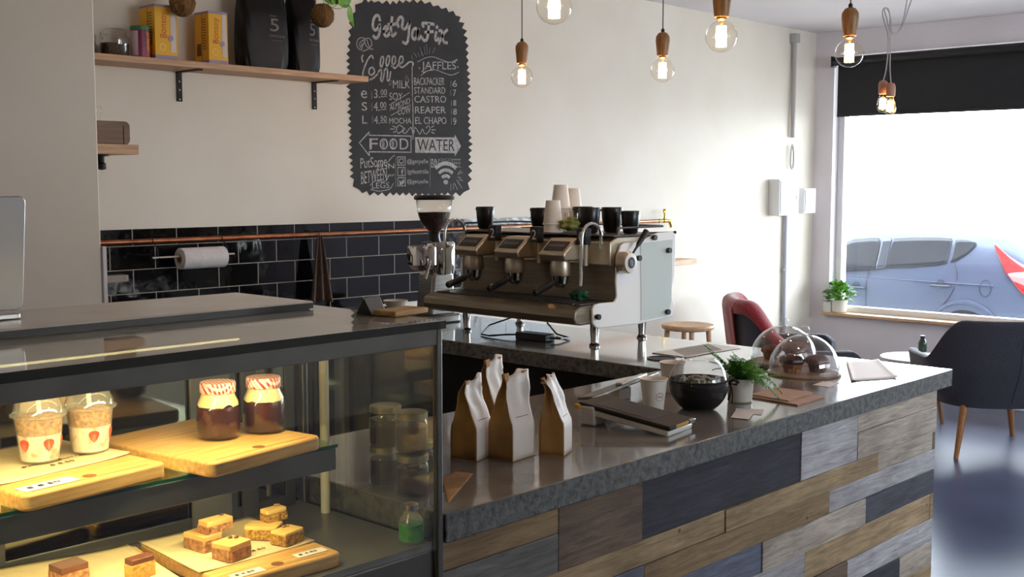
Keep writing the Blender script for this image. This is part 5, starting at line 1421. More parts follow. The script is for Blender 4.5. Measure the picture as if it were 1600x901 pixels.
# black coffee bags
M['black_foil'] = mat('black_foil', srgb(17, 16, 17), .5, var=srgb(11, 10, 11), spec=.3, scale=10, bump=.25, bscale=9)
M['print_grey'] = mat('dim_silver_print', srgb(112, 110, 112), .5)
def foil_bag(label, px0, px1, y, h, word, seedv):
    x0, x1 = sx(px0, y), sx(px1, y); w = x1-x0; d = .105
    t = thing('coffee_bean_bag', label, 'bag', group='black coffee bags on the high shelf')
    def f(u, v):
        a = 2*PI*u; c_, s_ = math.cos(a), math.sin(a)
        e = .42; sgn = lambda q: (1 if q >= 0 else -1)
        top = max(0, (v-.6)/.4)
        k_ = 1-.06*math.exp(-((v)/.05)**2)+.05*math.sin(PI*min(1, v/.6))
        X = w/2*k_*sgn(c_)*abs(c_)**e; Y = d/2*(1-.85*top**1.4)*k_*sgn(s_)*abs(s_)**e
        wr = 1+.022*math.sin(3*a+6*v+seedv)*math.sin(8*v+seedv)+.015*math.sin(9*a+14*v)
        if v < .18: wr += .03*math.sin(14*a+seedv)*(1-v/.18)
        return (X*wr, Y*wr, h*v)
    mb = MB().grid(f, 64, 36)
    n = len(mb.v)
    mb.add([(f(i/64, 0)) for i in range(64)], [tuple(range(64))]); mb.add([(f(i/64, 1)) for i in range(64)], [tuple(range(64))])
    mb.build('foil', M['black_foil'], t, weld=.0002)
    # printed front
    yf = -d/2*1.10
    def pr(s, x, z, ww, hh): fit_text('print', s, M['print_grey'], t, (x, yf, z), (1, 0, 0), (0, 0, 1), ww, hh)
    pr('5', w*.02, h*.44, w*.20, h*.15); pr('FIVE', w*.02, h*.61, w*.14, h*.02); pr(word, w*.0, h*.37, w*.36, h*.030); pr('espresso blend', w*.06, h*.325, w*.24, h*.015)
    t.location = ((x0+x1)/2, y, SZ+.0004)
foil_bag('bulky black coffee bean bag on the high shelf, beside the yellow carton', 375, 443, 4.272, .36, 'CREMORNE', 1)
foil_bag('slimmer black coffee bean bag on the high shelf, beside the coconut planter', 451, 492, 4.275, .36, 'FIVE SENSES', 4)
# coconut shell planters hanging in front of the wall
M['coir'] = mat('coconut_husk', srgb(128, 92, 50), .9, var=srgb(78, 52, 26), scale=26, stretch=(1, 1, .35), bump=1, bscale=60)
def planter(label, px, py, rpx, y, leaves):
    q = at(px, py, Y=y); D_ = (q-Vector((0, 0, EYE))).dot(_F); r = rpx*D_/FPX
    t = thing('coconut_planter', label, 'hanging planter')
    nut = MB().lathe([(0, -1.06*r)]+[(r*math.cos(a)*(1+.02*math.sin(9*a)), 1.06*r*math.sin(a)) for a in [(-PI/2)+(PI*.86)*k_/20 for k_ in range(1, 21)]]+[(0, r*.72)], 36)
    nut.build('coconut_shell', M['coir'], t)
    fb_ = MB(); rnd = random.Random(px)
    for k_ in range(90):
        th = rnd.uniform(0, 2*PI); a = rnd.uniform(-1.2, .9)
        P_ = [Vector((math.cos(th+j*.07)*math.cos(a+j*.13), math.sin(th+j*.07)*math.cos(a+j*.13), 1.06*math.sin(a+j*.13)))*r*1.015 for j in range(3)]
        fb_.tube(P_, r*.018, 4)
    fb_.build('fibres', mat('husk_fibre', srgb(160, 120, 68), .9) if 'husk_fibre' not in bpy.data.materials else bpy.data.materials['husk_fibre'], t)
    cd = MB()
    for k_ in range(3):
        a = 2*PI*k_/3; cd.tube([(r*.8*math.cos(a), r*.8*math.sin(a), r*.55), (0, 0, r*3.2)], .0012, 6)
    cd.tube([(0, 0, r*3.2), (0, 0, ZC-q.z)], .0015, 6); cd.build('hanging_cord', M['cord'], t)
    lf = MB()
    for pts, w in leaves:
        P_ = [Vector(((at(a, b_, Y=y-.03+.01*i).x-q.x), -.03+.01*i, at(a, b_, Y=y-.03+.01*i).z-q.z)) for i, (a, b_) in enumerate(pts)]
        lf.tube([Vector((0, 0, r*.7))]+P_[:2], .0016, 6)
        ax = (P_[-1]-P_[1]); n_ = 9; sd_ = ax.cross(Vector((.25, -1, .2))).normalized()
        vs = []; fs = []
        for k_ in range(n_+1):
            tt = k_/n_; c_ = P_[1]+ax*tt+Vector((0, .01*math.sin(PI*tt), -.012*tt*tt)); ww = w*math.sin(PI*(tt**.75))*.5+.0005
            vs += [c_-sd_*ww+Vector((0, -.004, 0)), c_, c_+sd_*ww+Vector((0, -.004, 0))]
            if k_: b0 = 3*(k_-1); fs += [(b0, b0+1, b0+4, b0+3), (b0+1, b0+2, b0+5, b0+4)]
        lf.add(vs, fs)
    if leaves: lf.build('leaves', M['leaf_bright'] if leaves[0][1] > .05 else M['leaf'], t, smooth=60, solid=.0008)
    else:
        rn = MB(); rnd = random.Random(8)
        for k_ in range(12):
            a = rnd.uniform(0, 6.28); d_ = Vector((math.cos(a)*.7, math.sin(a)*.7, 1)).normalized(); fern_frond(rn, (0, 0, r*.7), d_, .12, .4, 8, .012)
        rn.build('leaves', M['leaf'], t, smooth=0)
    t.location = q
planter('coconut shell planter hanging above the two yellow cartons', 285, 5, 20, 4.18, [])
planter('coconut shell planter with glossy leaves hanging beside the black coffee bags', 504, 24, 18, 4.10, [([(520, 12), (528, 6), (551, -12)], .075), ([(530, 14), (545, 8), (553, 40)], .045), ([(512, 0), (516, 2), (540, -10)], .05), ([(515, 4), (520, 8), (500, -22)], .05)])

# ------------------------------------------------------------------ small ledge with a wooden box beside the stub wall
ld = thing('pipe_bracket_shelf', 'small wooden shelf on a black pipe bracket emerging behind the stub wall', 'shelf')
ly = 4.10
a_, b_ = at(148, 240, Y=ly), at(217, 226, Y=ly)
LX0 = nx+.03
MB().box(LX0, b_.x, ly, YB-.001, a_.z, b_.z).build('plank', M['wood_shelf'], ld, bevel=.002)
pp = at(160, 250, Y=ly+.05)
br = MB(); br.lathe([(0, 0), (.03, 0), (.03, .006), (.013, .008), (.012, .03), (.018, .036), (.018, .055), (0, .06)], 20, (pp.x, ly+.06, a_.z-.0005), rot('X', 180))
br.tube([(pp.x, ly+.06, a_.z-.045), (pp.x, YB-.02, a_.z-.045)], .012, 12); br.lathe([(0, 0), (.03, 0), (.03, .008), (0, .008)], 20, (pp.x, YB-.001, a_.z-.045), rot('X', 90))
br.build('pipe_bracket', M['blackmetal'], ld)
rebase(ld, ((LX0+b_.x)/2, YB-.1, a_.z))
wbx = thing('wooden_box', 'rounded dark wooden box on the small pipe bracket shelf', 'box')
c_ = at(203, 190, Y=ly+.05)
MB().prism(rrect(LX0+.005, c_.x, b_.z+.0004, c_.z, .02, 4), ly+.05, ly+.20).build('body', mat('walnut', srgb(122, 92, 68), .5, var=srgb(100, 74, 54), scale=8, stretch=(1, 12, 12)), wbx, bevel=.003)
MB().box(c_.x-.03, c_.x-.026, ly+.0495, ly+.2005, b_.z+.003, c_.z-.018).build('joint_line', M['blackmetal'], wbx)
rebase(wbx, ((LX0+c_.x)/2, ly+.125, b_.z))
bs_ = thing('bottle_stopper', 'small clear glass stopper on the wooden box', 'stopper')
MB().lathe([(0, .001), (.010, .001), (.009, .02), (.016, .03), (.019, .042), (.014, .056), (0, .060)], 24).build('glass_knob', M['glass'], bs_)
q = at(153, 180, Y=ly+.12); bs_.location = (max(q.x, LX0+.02), ly+.12, c_.z+.0005)

# ------------------------------------------------------------------ copper rail, brass tap, paper roll, tea towel
RY = YB-.05
rz_ = (at(200, 376, Y=RY).z + at(1000, 347.5, Y=RY).z)/2
tapx = at(1030, 346, Y=RY).x
cr_ = thing('copper_pipe_rail', 'long copper pipe rail along the black tiles, ending in a brass tap', 'pipe')
MB().cyl((nx+.02, RY, rz_), (tapx, RY, rz_), .0105, n=16).build('pipe', M['copper'], cr_)
for px in (395, 600):
    x = at(px, 365, Y=RY).x
    MB().tube([(x, YB-.0125, rz_), (x, RY, rz_)], .006, 8).build('wall_clip', M['copper'], cr_)
tp = MB(); tp.lathe([(0, 0), (.013, 0), (.013, .02), (.009, .022), (.009, .05), (.014, .055), (.014, .085), (0, .09)], 18, (tapx-.01, RY, rz_), rot('Y', 90))
tp.tube([(tapx+.07, RY, rz_), (tapx+.105, RY-.005, rz_-.004), (tapx+.12, RY-.008, rz_-.035), (tapx+.121, RY-.008, rz_-.045)], [.011, .012, .011, .012], 14)
tp.tube([(tapx+.06, RY, rz_+.01), (tapx+.06, RY, rz_+.045), (tapx+.055, RY, rz_+.075)], [.008, .006, .010], 12)
tp.box(tapx+.045, tapx+.075, RY-.006, RY+.006, rz_+.052, rz_+.064)
tp.build('tap', M['brass'], cr_, bevel=.001)
MB().tube([(tapx+.06, YB-.001, rz_), (tapx+.06, RY, rz_)], .009, 10).build('wall_stub_pipe', M['brass'], cr_)
rebase(cr_, (nx+1.2, RY, rz_))
pr_h = thing('paper_towel_roll', 'white paper towel roll hanging on wire hooks from the copper rail', 'paper towel')
ry_ = RY-.065
e0, e1 = at(281, 405, Y=ry_), at(349, 400, Y=ry_)
zr = (e0.z+e1.z)/2; rr_ = .045
MB().lathe([(.018, 0), (rr_, 0), (rr_, 1), (.018, 1)], 36, closed=True)
roll = MB().lathe([(.018, 0), (rr_-.002, 0), (rr_, .002), (rr_, e1.x-e0.x-.002), (rr_-.002, e1.x-e0.x), (.018, e1.x-e0.x)], 36, (e0.x, ry_, zr), rot('Y', 90), closed=True)
roll.build('paper', mat('paper_towel', srgb(224, 216, 214), .9, var=srgb(214, 206, 204), scale=50, bump=.2), pr_h)
MB().lathe([(.0155, 0), (.0178, 0), (.0178, e1.x-e0.x+.006), (.0155, e1.x-e0.x+.006)], 24, (e0.x-.003, ry_, zr), rot('Y', 90), closed=True).build('cardboard_core', M['kraft'], pr_h)
r0_, r1_ = at(238, 402, Y=ry_).x, at(366, 398, Y=ry_).x
MB().cyl((r0_, ry_, zr+.010), (r1_, ry_, zr+.010), .0045, n=10).build('rod', M['alu'], pr_h)
for x in (r0_+.03, r1_-.03):
    hk = [(x, ry_-.007, zr+.008), (x, ry_, zr+.003), (x, ry_+.007, zr+.010), (x, ry_+.008, zr+.04), (x, RY-.020, rz_), (x, RY-.0145, rz_+.0145), (x, RY, rz_+.020), (x, RY+.0145, rz_+.0145), (x, RY+.020, rz_)]
    MB().tube(hk, .0022, 8).build('wire_hook', M['blackmetal'], pr_h)
rebase(pr_h, ((e0.x+e1.x)/2, ry_, zr-rr_))
tw = thing('tea_towel', 'grey brown tea towel gathered to a point hanging from the copper rail', 'towel')
c_ = at(499, 368, Y=RY-.02); bz_ = at(499, 470, Y=RY-.02).z
def tf(u, v):
    hw = .012+.052*v**.85; a = (u-.5)*2
    return (c_.x+a*hw+.006*v, RY-.022-.012*math.cos(5.5*a*1.4)*(.35+.5*v), c_.z-(c_.z-bz_)*v-.01*abs(a)*v)
MB().grid(tf, 36, 20).build('cloth', mat('brown_linen', srgb(92, 78, 70), .95, var=srgb(76, 64, 58), scale=120, bump=.3), tw, solid=.003, offset=0)
hk = [(c_.x, RY-.024, c_.z-.012), (c_.x, RY-.020, c_.z-.004), (c_.x, RY-.020, rz_), (c_.x, RY-.0145, rz_+.0145), (c_.x, RY, rz_+.020), (c_.x, RY+.0145, rz_+.0145), (c_.x, RY+.020, rz_)]
MB().tube(hk, .0022, 8).build('hook', M['blackmetal'], tw)
rebase(tw, (c_.x, RY-.022, bz_))
kr_ = thing('knife_rack', 'pale wooden bar on the tiles at the stub wall, above a red cloth', 'rack')
a_, b_ = at(163, 442, Y=4.33), at(201, 429, Y=4.33)
MB().box(nx+.02, b_.x, 4.33, YB-.0125, a_.z, b_.z).build('bar', mat('pale_grey_wood', srgb(156, 144, 130), .6, var=srgb(140, 128, 114), scale=8, stretch=(1, 10, 10)), kr_, bevel=.002)
MB().box(b_.x-.02, b_.x-.012, 4.329, 4.331, a_.z+.006, b_.z-.006).build('end_cap', M['steel_dark'], kr_)
rebase(kr_, (b_.x, 4.36, a_.z))
rc = thing('red_cloth', 'red cloth hanging under the pale wooden bar at the stub wall', 'cloth')
x0_, x1_ = nx+.035, at(170, 450, Y=4.31).x
MB().grid(lambda u, v: (x0_+(x1_-x0_)*u*(1-.25*abs(v-.5)), 4.315-.008*math.sin(9*u), a_.z+.012-.16*v), 14, 10).build('cloth', mat('bright_red_cotton', srgb(176, 40, 46), .9), rc, solid=.003, offset=0)
MB().tube([(x0_+.01, 4.315, a_.z+.008), (x0_+.01, 4.322, a_.z+.015), (x0_+.01, 4.329, a_.z+.010)], .002, 6).build('hook', M['blackmetal'], rc)
rebase(rc, ((x0_+x1_)/2, 4.315, a_.z-.15))
# ledge on the far part of the back wall
wl_ = thing('wall_ledge', 'short pale wooden ledge on the back wall beyond the coffee machine', 'shelf')
a_, b_ = at(1056, 415, Y=4.26), at(1089, 404, Y=4.26)
MB().box(a_.x-.12, b_.x, 4.26, YB-.001, a_.z, b_.z).build('plank', M['wood_light'], wl_, bevel=.002)
MB().prism([(4.30, a_.z-.0005), (YB-.001, a_.z-.0005), (YB-.001, a_.z-.08)], a_.x-.02, a_.x, 'x').build('bracket', M['white'], wl_, bevel=.001)
rebase(wl_, (a_.x, YB-.07, a_.z))

# ------------------------------------------------------------------ conduits and boxes near the window corner
M['conduit'] = mat('painted_conduit', srgb(176, 172, 168), .5)
M['conduit_low'] = mat('grey_conduit', srgb(176, 176, 186), .45)
cu_ = thing('wall_conduit', 'vertical grey conduit dropping from the ceiling on the back wall', 'conduit')
cx_ = at(1240, 100, Y=4.38).x; z1 = at(1238, 215, Y=4.38).z
MB().cyl((cx_, 4.375, z1), (cx_, 4.375, ZC-.10), .017, n=16).build('pipe', M['conduit'], cu_)
MB().box(cx_-.03, cx_+.03, 4.345, YB-.001, ZC-.105, ZC-.04).build('elbow_box', M['conduit'], cu_, bevel=.004)
zl = at(1237, 262, Y=4.37).z
lp = []
for k_ in range(17):
    a = 2*PI*k_/16+PI/2; lp.append((cx_+.022*math.cos(a)*(1-.3*math.sin(a)), 4.375, (z1+zl)/2-.03+(z1-zl)*.40*math.sin(a)))
MB().tube(lp, .006, 8).build('cable_loop', M['conduit'], cu_)
rebase(cu_, (cx_, 4.375, zl))
lc = thing('lower_conduit', 'grey conduit running down the back wall under the white switch box', 'conduit')
x = at(1226, 420, Y=4.38).x
MB().cyl((x, 4.38, .10), (x, 4.38, at(1226, 336, Y=4.38).z), .016, n=16).build('pipe', M['conduit_low'], lc)
for z in (.4, .9): MB().box(x-.024, x+.024, 4.372, YB-.001, z, z+.02).build('saddle', M['conduit_low'], lc, bevel=.002)
rebase(lc, (x, 4.38, .10))
def wbox(name, label, px0, py0, px1, py1, d):
    a_, b_ = at(px0, py1, Y=YB-d), at(px1, py0, Y=YB-d)
    t = thing(name, label, 'electrical box')
    MB().box(a_.x, b_.x, YB-d, YB-.001, a_.z, b_.z).build('case', M['white'], t, bevel=.004)
    MB().box(a_.x+.012, b_.x-.012, YB-d-.006, YB-d, a_.z+.012, b_.z-.012).build('cover', M['white'], t, bevel=.003)
    MB().box(b_.x-.05, b_.x-.03, YB-d-.010, YB-d-.006, (a_.z+b_.z)/2-.012, (a_.z+b_.z)/2+.012).build('switch', M['grey_sw'], t, bevel=.002)
    rebase(t, ((a_.x+b_.x)/2, YB-d/2, a_.z))
M['grey_sw'] = mat('grey_switch', srgb(170, 168, 170), .4)
wbox('switch_box', 'large white switch box above the lower conduit', 1217, 280, 1249, 337, .09)
wbox('meter_box', 'smaller white box next to the window corner', 1256, 294, 1275, 333, .10)
# ------------------------------------------------------------------ roller blind
rb_ = thing('roller_blind', 'black roller blind pulled part way down the shop window', 'blind')
bz0 = at(1450, 176.5, X=XW-.03).z
MB().cyl((XW-.045, WR, 2.455), (XW-.045, 4.225, 2.455), .030, n=24).build('roller', M['blackm'], rb_)
M['blind'] = mat('black_blind_fabric', srgb(40, 38, 40), .85, var=srgb(34, 33, 35), scale=200)
MB().box(XW-.0165, XW-.0145, WR+.02, 4.205, bz0+.012, 2.455).build('fabric', M['blind'], rb_)
MB().box(XW-.023, XW-.009, WR+.02, 4.205, bz0, bz0+.020).build('bottom_bar', M['blackm'], rb_, bevel=.003)
for y in (WR-.012, 4.228): MB().box(XW-.078, XW-.001, y, y+.008, 2.415, 2.495).build('end_bracket', M['blackm'], rb_, bevel=.002)
rebase(rb_, (XW-.03, 2.8, bz0))
# ------------------------------------------------------------------ plant on the sill
def leafy(mb, c, n, r, lw, seedv, up=.4):
    rnd = random.Random(seedv)
    for k_ in range(n):
        a = rnd.uniform(0, 2*PI); e = rnd.uniform(-.35, 1.3); rad = r*rnd.uniform(.35, 1.0)
        d = Vector((math.cos(a)*math.cos(e), math.sin(a)*math.cos(e), math.sin(e)*.8+up*.2))
        p = Vector(c)+d*rad; L_ = lw*rnd.uniform(1.2, 1.9); w_ = lw*rnd.uniform(.7, 1.1)
        t = (d+Vector((rnd.uniform(-.6, .6), rnd.uniform(-.6, .6), rnd.uniform(-.5, .4)))).normalized(); s = t.cross(Vector((rnd.uniform(-.4, .4), rnd.uniform(-.4, .4), 1))).normalized(); nn = t.cross(s)
        mb.add([p, p+t*L_*.35+s*w_*.5, p+t*L_*.75+s*w_*.35, p+t*L_+nn*.004, p+t*L_*.75-s*w_*.35, p+t*L_*.35-s*w_*.5, p+t*L_*.5-nn*w_*.12], [(0, 1, 6), (1, 2, 6), (2, 3, 6), (3, 4, 6), (4, 5, 6), (5, 0, 6)])
        if k_ % 3 == 0: mb.tube([Vector(c)-Vector((0, 0, r*.6)), Vector(c)+d*rad*.4, p], .0012, 4)
sp_ = thing('sill_plant', 'bushy green herb in a white pot on the window sill', 'potted plant')
MB().lathe([(0, .0005), (.050, .0005), (.054, .004), (.062, .095), (.058, .095), (.055, .085), (0, .085)], 32).build('pot', M['plastic_white'], sp_)
MB().lathe([(0, .087), (.056, .086), (.05, .08), (0, .08)], 24).build('soil', M['soil'], sp_)
lf = MB(); leafy(lf, (0, 0, .125), 190, .105, .030, 3); lf.build('leaves', M['leaf_bright'], sp_, smooth=0)
spz = SILL+.0145
q = at(1309, 480, Z=spz); sp_.location = (8.062, 4.160, spz)
# second pot tucked behind it
sp2 = thing('sill_pot', 'small pale pot at the window frame behind the sill herb', 'pot')
MB().lathe([(0, .0005), (.028, .0005), (.034, .080), (.031, .080), (.028, .07), (0, .07)], 28).build('pot', M['plastic_white'], sp2)
l2 = MB(); leafy(l2, (0, 0, .08), 24, .03, .016, 6); l2.build('leaves', M['leaf'], sp2, smooth=0)
sp2.location = (8.02, 4.235, spz)

# ------------------------------------------------------------------ pendant lamps
M['bulb_glass'] = glass('bulb_glass', (1.0, .97, .92), ior=1.35)
M['filament'] = emis('filament', (1.0, .50, .16), 42.0)
M['filament_dim'] = emis('small_bulb_filament', (1.0, .58, .22), 45.0)
M['cap'] = mat('lamp_cap_brass', srgb(170, 130, 84), .35, .8)
def pendant(label, px, py, D_):
    """px,py: bulb centre in the photo; D_: distance; real drop from the ceiling"""
    c_ = at(px, py, D=D_)
    r = .0475
    t = thing('pendant_lamp', label, 'lamp', group='bare filament pendant lamps')
    zc0 = 0
    pr = [(.0145, r*1.28), (.016, r*1.10)]
    for k_ in range(25):
        a = PI*.385-(PI*.385+PI/2)*k_/24
        pr.append((max(r*math.cos(a), 0), r*math.sin(a)))
    MB().lathe(pr, 40).build('bulb', M['bulb_glass'], t)
    fm_ = MB()
    for k_ in range(7):
        a0, a1 = 2*PI*k_/7, 2*PI*(k_+.5)/7
        fm_.tube([(.0130*math.cos(a0), .0130*math.sin(a0), .030), (.0142*math.cos(a0), .0142*math.sin(a0), -.030), (.0142*math.cos(a1), .0142*math.sin(a1), -.030), (.0130*math.cos(a1), .0130*math.sin(a1), .030)], .0017, 6)
    fm_.build('filament', M['filament'], t)
    MB().lathe([(0, r*1.30), (.0135, r*1.30), (.0145, r*1.05), (.006, r*.95), (.003, .034), (0, .032)], 20).build('lamp_cap', M['cap'], t)
    zs_ = r*1.20
    MB().lathe([(0, zs_), (.0215, zs_), (.0225, zs_+.004), (.0285, zs_+.060), (.0275, zs_+.076), (.018, zs_+.090), (.008, zs_+.094), (0, zs_+.094)], 32).build('socket', M['socket'], t)
    MB().lathe([(0, zs_+.0935), (.007, zs_+.0935), (.007, zs_+.104), (.004, zs_+.108), (0, zs_+.108)], 16).build('cord_grip', M['blackm'], t)
    ce = ZC-c_.z
    MB().cyl((0, 0, zs_+.105), (0, 0, ce-.02), .0024, n=8).build('cord', M['cord'], t)
    MB().lathe([(0, ce-.03), (.012, ce-.03), (.045, ce-.020), (.048, ce-.001), (0, ce-.001)], 28).build('ceiling_rose', M['white'], t)
    t.location = c_
    l = lamp('bulb_light', 'POINT', (c_.x, c_.y, c_.z), 5.0, (1, .60, .28), shadow_soft_size=.02)
    return t
pendant('pendant lamp cropped at the photo top, furthest from the window along the counter', 866, 10, 3.03)
pendant('pendant lamp over the serving counter, between the cropped one and the one by the blind', 1127, 57, 3.42)
pendant('pendant lamp over the counter end, hanging before the black blind edge', 1327, 83, 3.88)
pendant('pendant lamp above the espresso machine, nearest the window on that row', 1035, 110, 4.62)
pendant('pendant lamp nearest the chalkboard, with the longest visible cord', 815.5, 120, 5.02)
# cluster of two small bulbs on looped cords near the window
def small_pendant(label, px, py, D_, up_pts, rx):
    c_ = at(px, py, D=D_)
    t = thing('looped_pendant', label, 'lamp', group='small bulbs on looped cords')
    MB().lathe([(.012, .058), (.015, .045), (.026, .015), (.0295, -.005), (.026, -.024), (.014, -.038), (0, -.042)], 32).build('bulb', M['bulb_glass'], t)
    f = MB()
    for k_ in range(5):
        a = 2*PI*k_/5; f.tube([(.009*math.cos(a), .009*math.sin(a), .030), (.013*math.cos(a), .013*math.sin(a), -.022), (.013*math.cos(a+.6), .013*math.sin(a+.6), -.022), (.009*math.cos(a+.6), .009*math.sin(a+.6), .030)], .005, 6)
    f.build('filament', M['filament_dim'], t)
    MB().lathe([(0, .052), (.020, .052), (.0225, .060), (.0235, .100), (.019, .116), (.006, .122), (0, .122)], 28).build('socket', mat('brown_socket', srgb(176, 128, 100), .5) if 'brown_socket' not in bpy.data.materials else bpy.data.materials['brown_socket'], t)
    P_ = [Vector((0, 0, .12))]+[at(a, b_, D=D_+dd)-c_ for a, b_, dd in up_pts]
    Q_ = []
    for i in range(len(P_)-1):
        p0 = P_[max(i-1, 0)]; p1 = P_[i]; p2 = P_[i+1]; p3 = P_[min(i+2, len(P_)-1)]
        for k_ in range(5):
            s = k_/5; Q_.append(.5*((2*p1)+(p2-p0)*s+(2*p0-5*p1+4*p2-p3)*s*s+(3*p1-p0-3*p2+p3)*s**3))
    Q_.append(P_[-1]); Q_.append(Vector((P_[-1].x, P_[-1].y, ZC-c_.z)))
    MB().tube(Q_, .0032, 8).build('cord', mat('white_flex', srgb(176, 170, 170), .6) if 'white_flex' not in bpy.data.materials else bpy.data.materials['white_flex'], t)
    t.location = c_
    lamp('small_bulb_light', 'POINT', (c_.x, c_.y, c_.z), 3.0, (1, .62, .3), shadow_soft_size=.02)
small_pendant('small looped cord bulb before the blind, the slightly higher of the pair', 1379, 163, 5.9, [(1385, 105, 0), (1388, 60, 0), (1379, 22, .0), (1384, 12, .03), (1391, 25, .04), (1390, 45, .02), (1400, 52, .03), (1410, 36, .06), (1417, 0, .08)], 0)
small_pendant('small looped cord bulb before the blind, the slightly lower of the pair', 1391, 167, 5.85, [(1390.5, 105, 0), (1391, 60, 0), (1386, 30, -.02), (1382, 16, -.02), (1388, 14, .0), (1392, 34, .02), (1394, 52, .02), (1408, 44, .04), (1424, 0, .07)], 0)

# ------------------------------------------------------------------ stool
so = thing('bar_stool', 'round pale wooden stool behind the counter near the back wall', 'stool')
Hs = .77
MB().lathe([(0, Hs-.03), (.130, Hs-.03), (.143, Hs-.024), (.147, Hs-.012), (.143, Hs-.002), (.132, Hs), (.10, Hs-.004), (0, Hs-.006)], 44).build('seat', M['wood_light'], so)
for k_ in range(4):
    a = PI/4+k_*PI/2; MB().tube([(.115*math.cos(a), .115*math.sin(a), Hs-.03), (.175*math.cos(a), .175*math.sin(a), 0)], [.015, .011], 14).build('leg', M['wood_light'], so)
MB().tube([(.155*math.cos(2*PI*k_/24), .155*math.sin(2*PI*k_/24), .22) for k_ in range(24)], .009, 8, closed=True).build('foot_ring', M['wood_light'], so)
q = at(1075, 506, Z=Hs); so.location = (q.x, q.y, 0)

# ------------------------------------------------------------------ upholstered armchairs
def smoothstep(a, b, x):
    t = min(1, max(0, (x-a)/(b-a))); return t*t*(3-2*t)
def shell_pt(th, v, out, HB=.80, HA=.565, W=.36, DB=.33, DF=.40, z0=.29):
    """th: angle from the back (0) round to the arm fronts; v: 0 bottom..1 top; out: offset outward"""
    a = abs(th)
    h = HA+(HB-HA)*(1-smoothstep(R(34), R(78), a))
    if a > R(118): h -= .05*smoothstep(R(118), R(132), a)
    lean = .10*v*(1-smoothstep(R(20), R(95), a))+.03*v
    c_, s_ = math.cos(th), math.sin(th)
    e = .72
    x = (W+.03*v)*math.copysign(abs(s_)**e, s_); y = -(DB if c_ > 0 else DF)*math.copysign(abs(c_)**e, c_)
    n = Vector((s_, -c_, 0)).normalized()
    taper = .80+.20*smoothstep(0, .5, v)
    p = Vector((x*taper, y*taper, z0+(h-z0)*v))+n*(lean*.6+out)
    return p
def make_chair(label, group):
    t = thing('armchair', label, 'armchair', group=group)
    TH = R(128)
    def shell(u, v):
        # closed section: up the outside, over the rim, down the inside
        th = -TH+2*TH*u
        if v < .45: return tuple(shell_pt(th, v/.45*.97, .028))
        if v < .55:
            k_ = (v-.45)/.10; p = shell_pt(th, .97+.03*math.sin(PI*k_), .028*math.cos(PI*k_)); return tuple(p)
        return tuple(shell_pt(th, (1-v)/.45*.97, -.028))
    mb = MB().grid(shell, 56, 40)
    n = 41
    mb.f.append(tuple(range(0, n))); mb.c.append(None)
    mb.f.append(tuple(range(56*n, 57*n))[::-1]); mb.c.append(None)
    mb.build('backrest', M['grey_fabric'], t, smooth=60)
    # centre seam on the back
    MB().tube([tuple(shell_pt(0, k_/16, .0285)) for k_ in range(1, 16)], .0022, 6).build('seam', mat('seam_thread', srgb(52, 54, 62), .9) if 'seam_thread' not in bpy.data.materials else bpy.data.materials['seam_thread'], t)
    sb_ = MB().prism(rrect(-.26, .26, -.22, .34, .09, 6), .285, .345, 'z'); sb_.build('seat_base', M['grey_fabric'], t, bevel=.02, seg=3)
    cs = MB().prism(rrect(-.275, .275, -.24, .37, .08, 6), .345, .43, 'z'); cs.build('seat_cushion', M['grey_fabric'], t, bevel=.028, seg=4)
    for x, y in ((-.25, -.23), (.25, -.23), (-.25, .29), (.25, .29)):
        s = 1.22; MB().tube([(x*.92, y*.92, .295), (x*s*.95, y*s*.95, 0)], [.024, .013], 14).build('leg', M['leg_wood'], t)
    return t
ch = make_chair('charcoal armchair turned to the window, its upholstered back to the camera', 'charcoal armchairs by the window')
lat, dep = 2.80, 6.66
ch.location = (dep*.7283+lat*.6852, dep*.6852-lat*.7283, 0); ch.rotation_euler = (0, 0, YAW-PI/2)
lat2, dep2 = 1.79, 7.15
c2loc = (dep2*.7283+lat2*.6852, dep2*.6852-lat2*.7283, 0)
ch2 = dup(ch, c2loc, YAW-PI+R(-4), 'charcoal armchair with a red throw over its back, partly behind the glass domes')
# red throw over the second chair's back
th_ = thing('red_throw', 'dark red wool throw draped over the back of the charcoal armchair', 'throw blanket')
def drape(u, v):
    # along v: hanging outside, over the rim, a little inside
    th = R(-62)+R(84)*u
    wob = .009*math.sin(20*u)+.006*math.sin(37*u+5*v)
    if v < .72: return tuple(shell_pt(th, .05+v/.72*.94, .052+wob*(1-v*.6)))
    if v < .86:
        k_ = (v-.72)/.14; p = shell_pt(th, .99, .052*math.cos(PI*k_)); return (p.x, p.y, p.z+.036*math.sin(PI*k_)+.012)
    return tuple(shell_pt(th, .99-(v-.86)/.14*.22, -.052-wob*.5))
MB().grid(drape, 40, 50).build('blanket', M['red_fabric'], th_, solid=.007, offset=0)
def edge(u, v):
    th = R(20)+R(54)*u; k_ = PI*v
    w_ = .03*(1-u*.65)
    if v < .3: p = shell_pt(th, .99-w_*(1-v/.3)*2.0, .052)
    elif v < .7:
        k_ = (v-.3)/.4; p = shell_pt(th, .99, .052*math.cos(PI*k_)); p = Vector((p.x, p.y, p.z+.034*math.sin(PI*k_)+.020))
    else: p = shell_pt(th, .99-w_*((v-.7)/.3)*2, -.052)
    return tuple(p)
MB().grid(edge, 24, 20).build('trailing_fold', M['red_fabric'], th_, solid=.006, offset=0)
th_.location = c2loc; th_.rotation_euler = (0, 0, YAW-PI+R(-4))
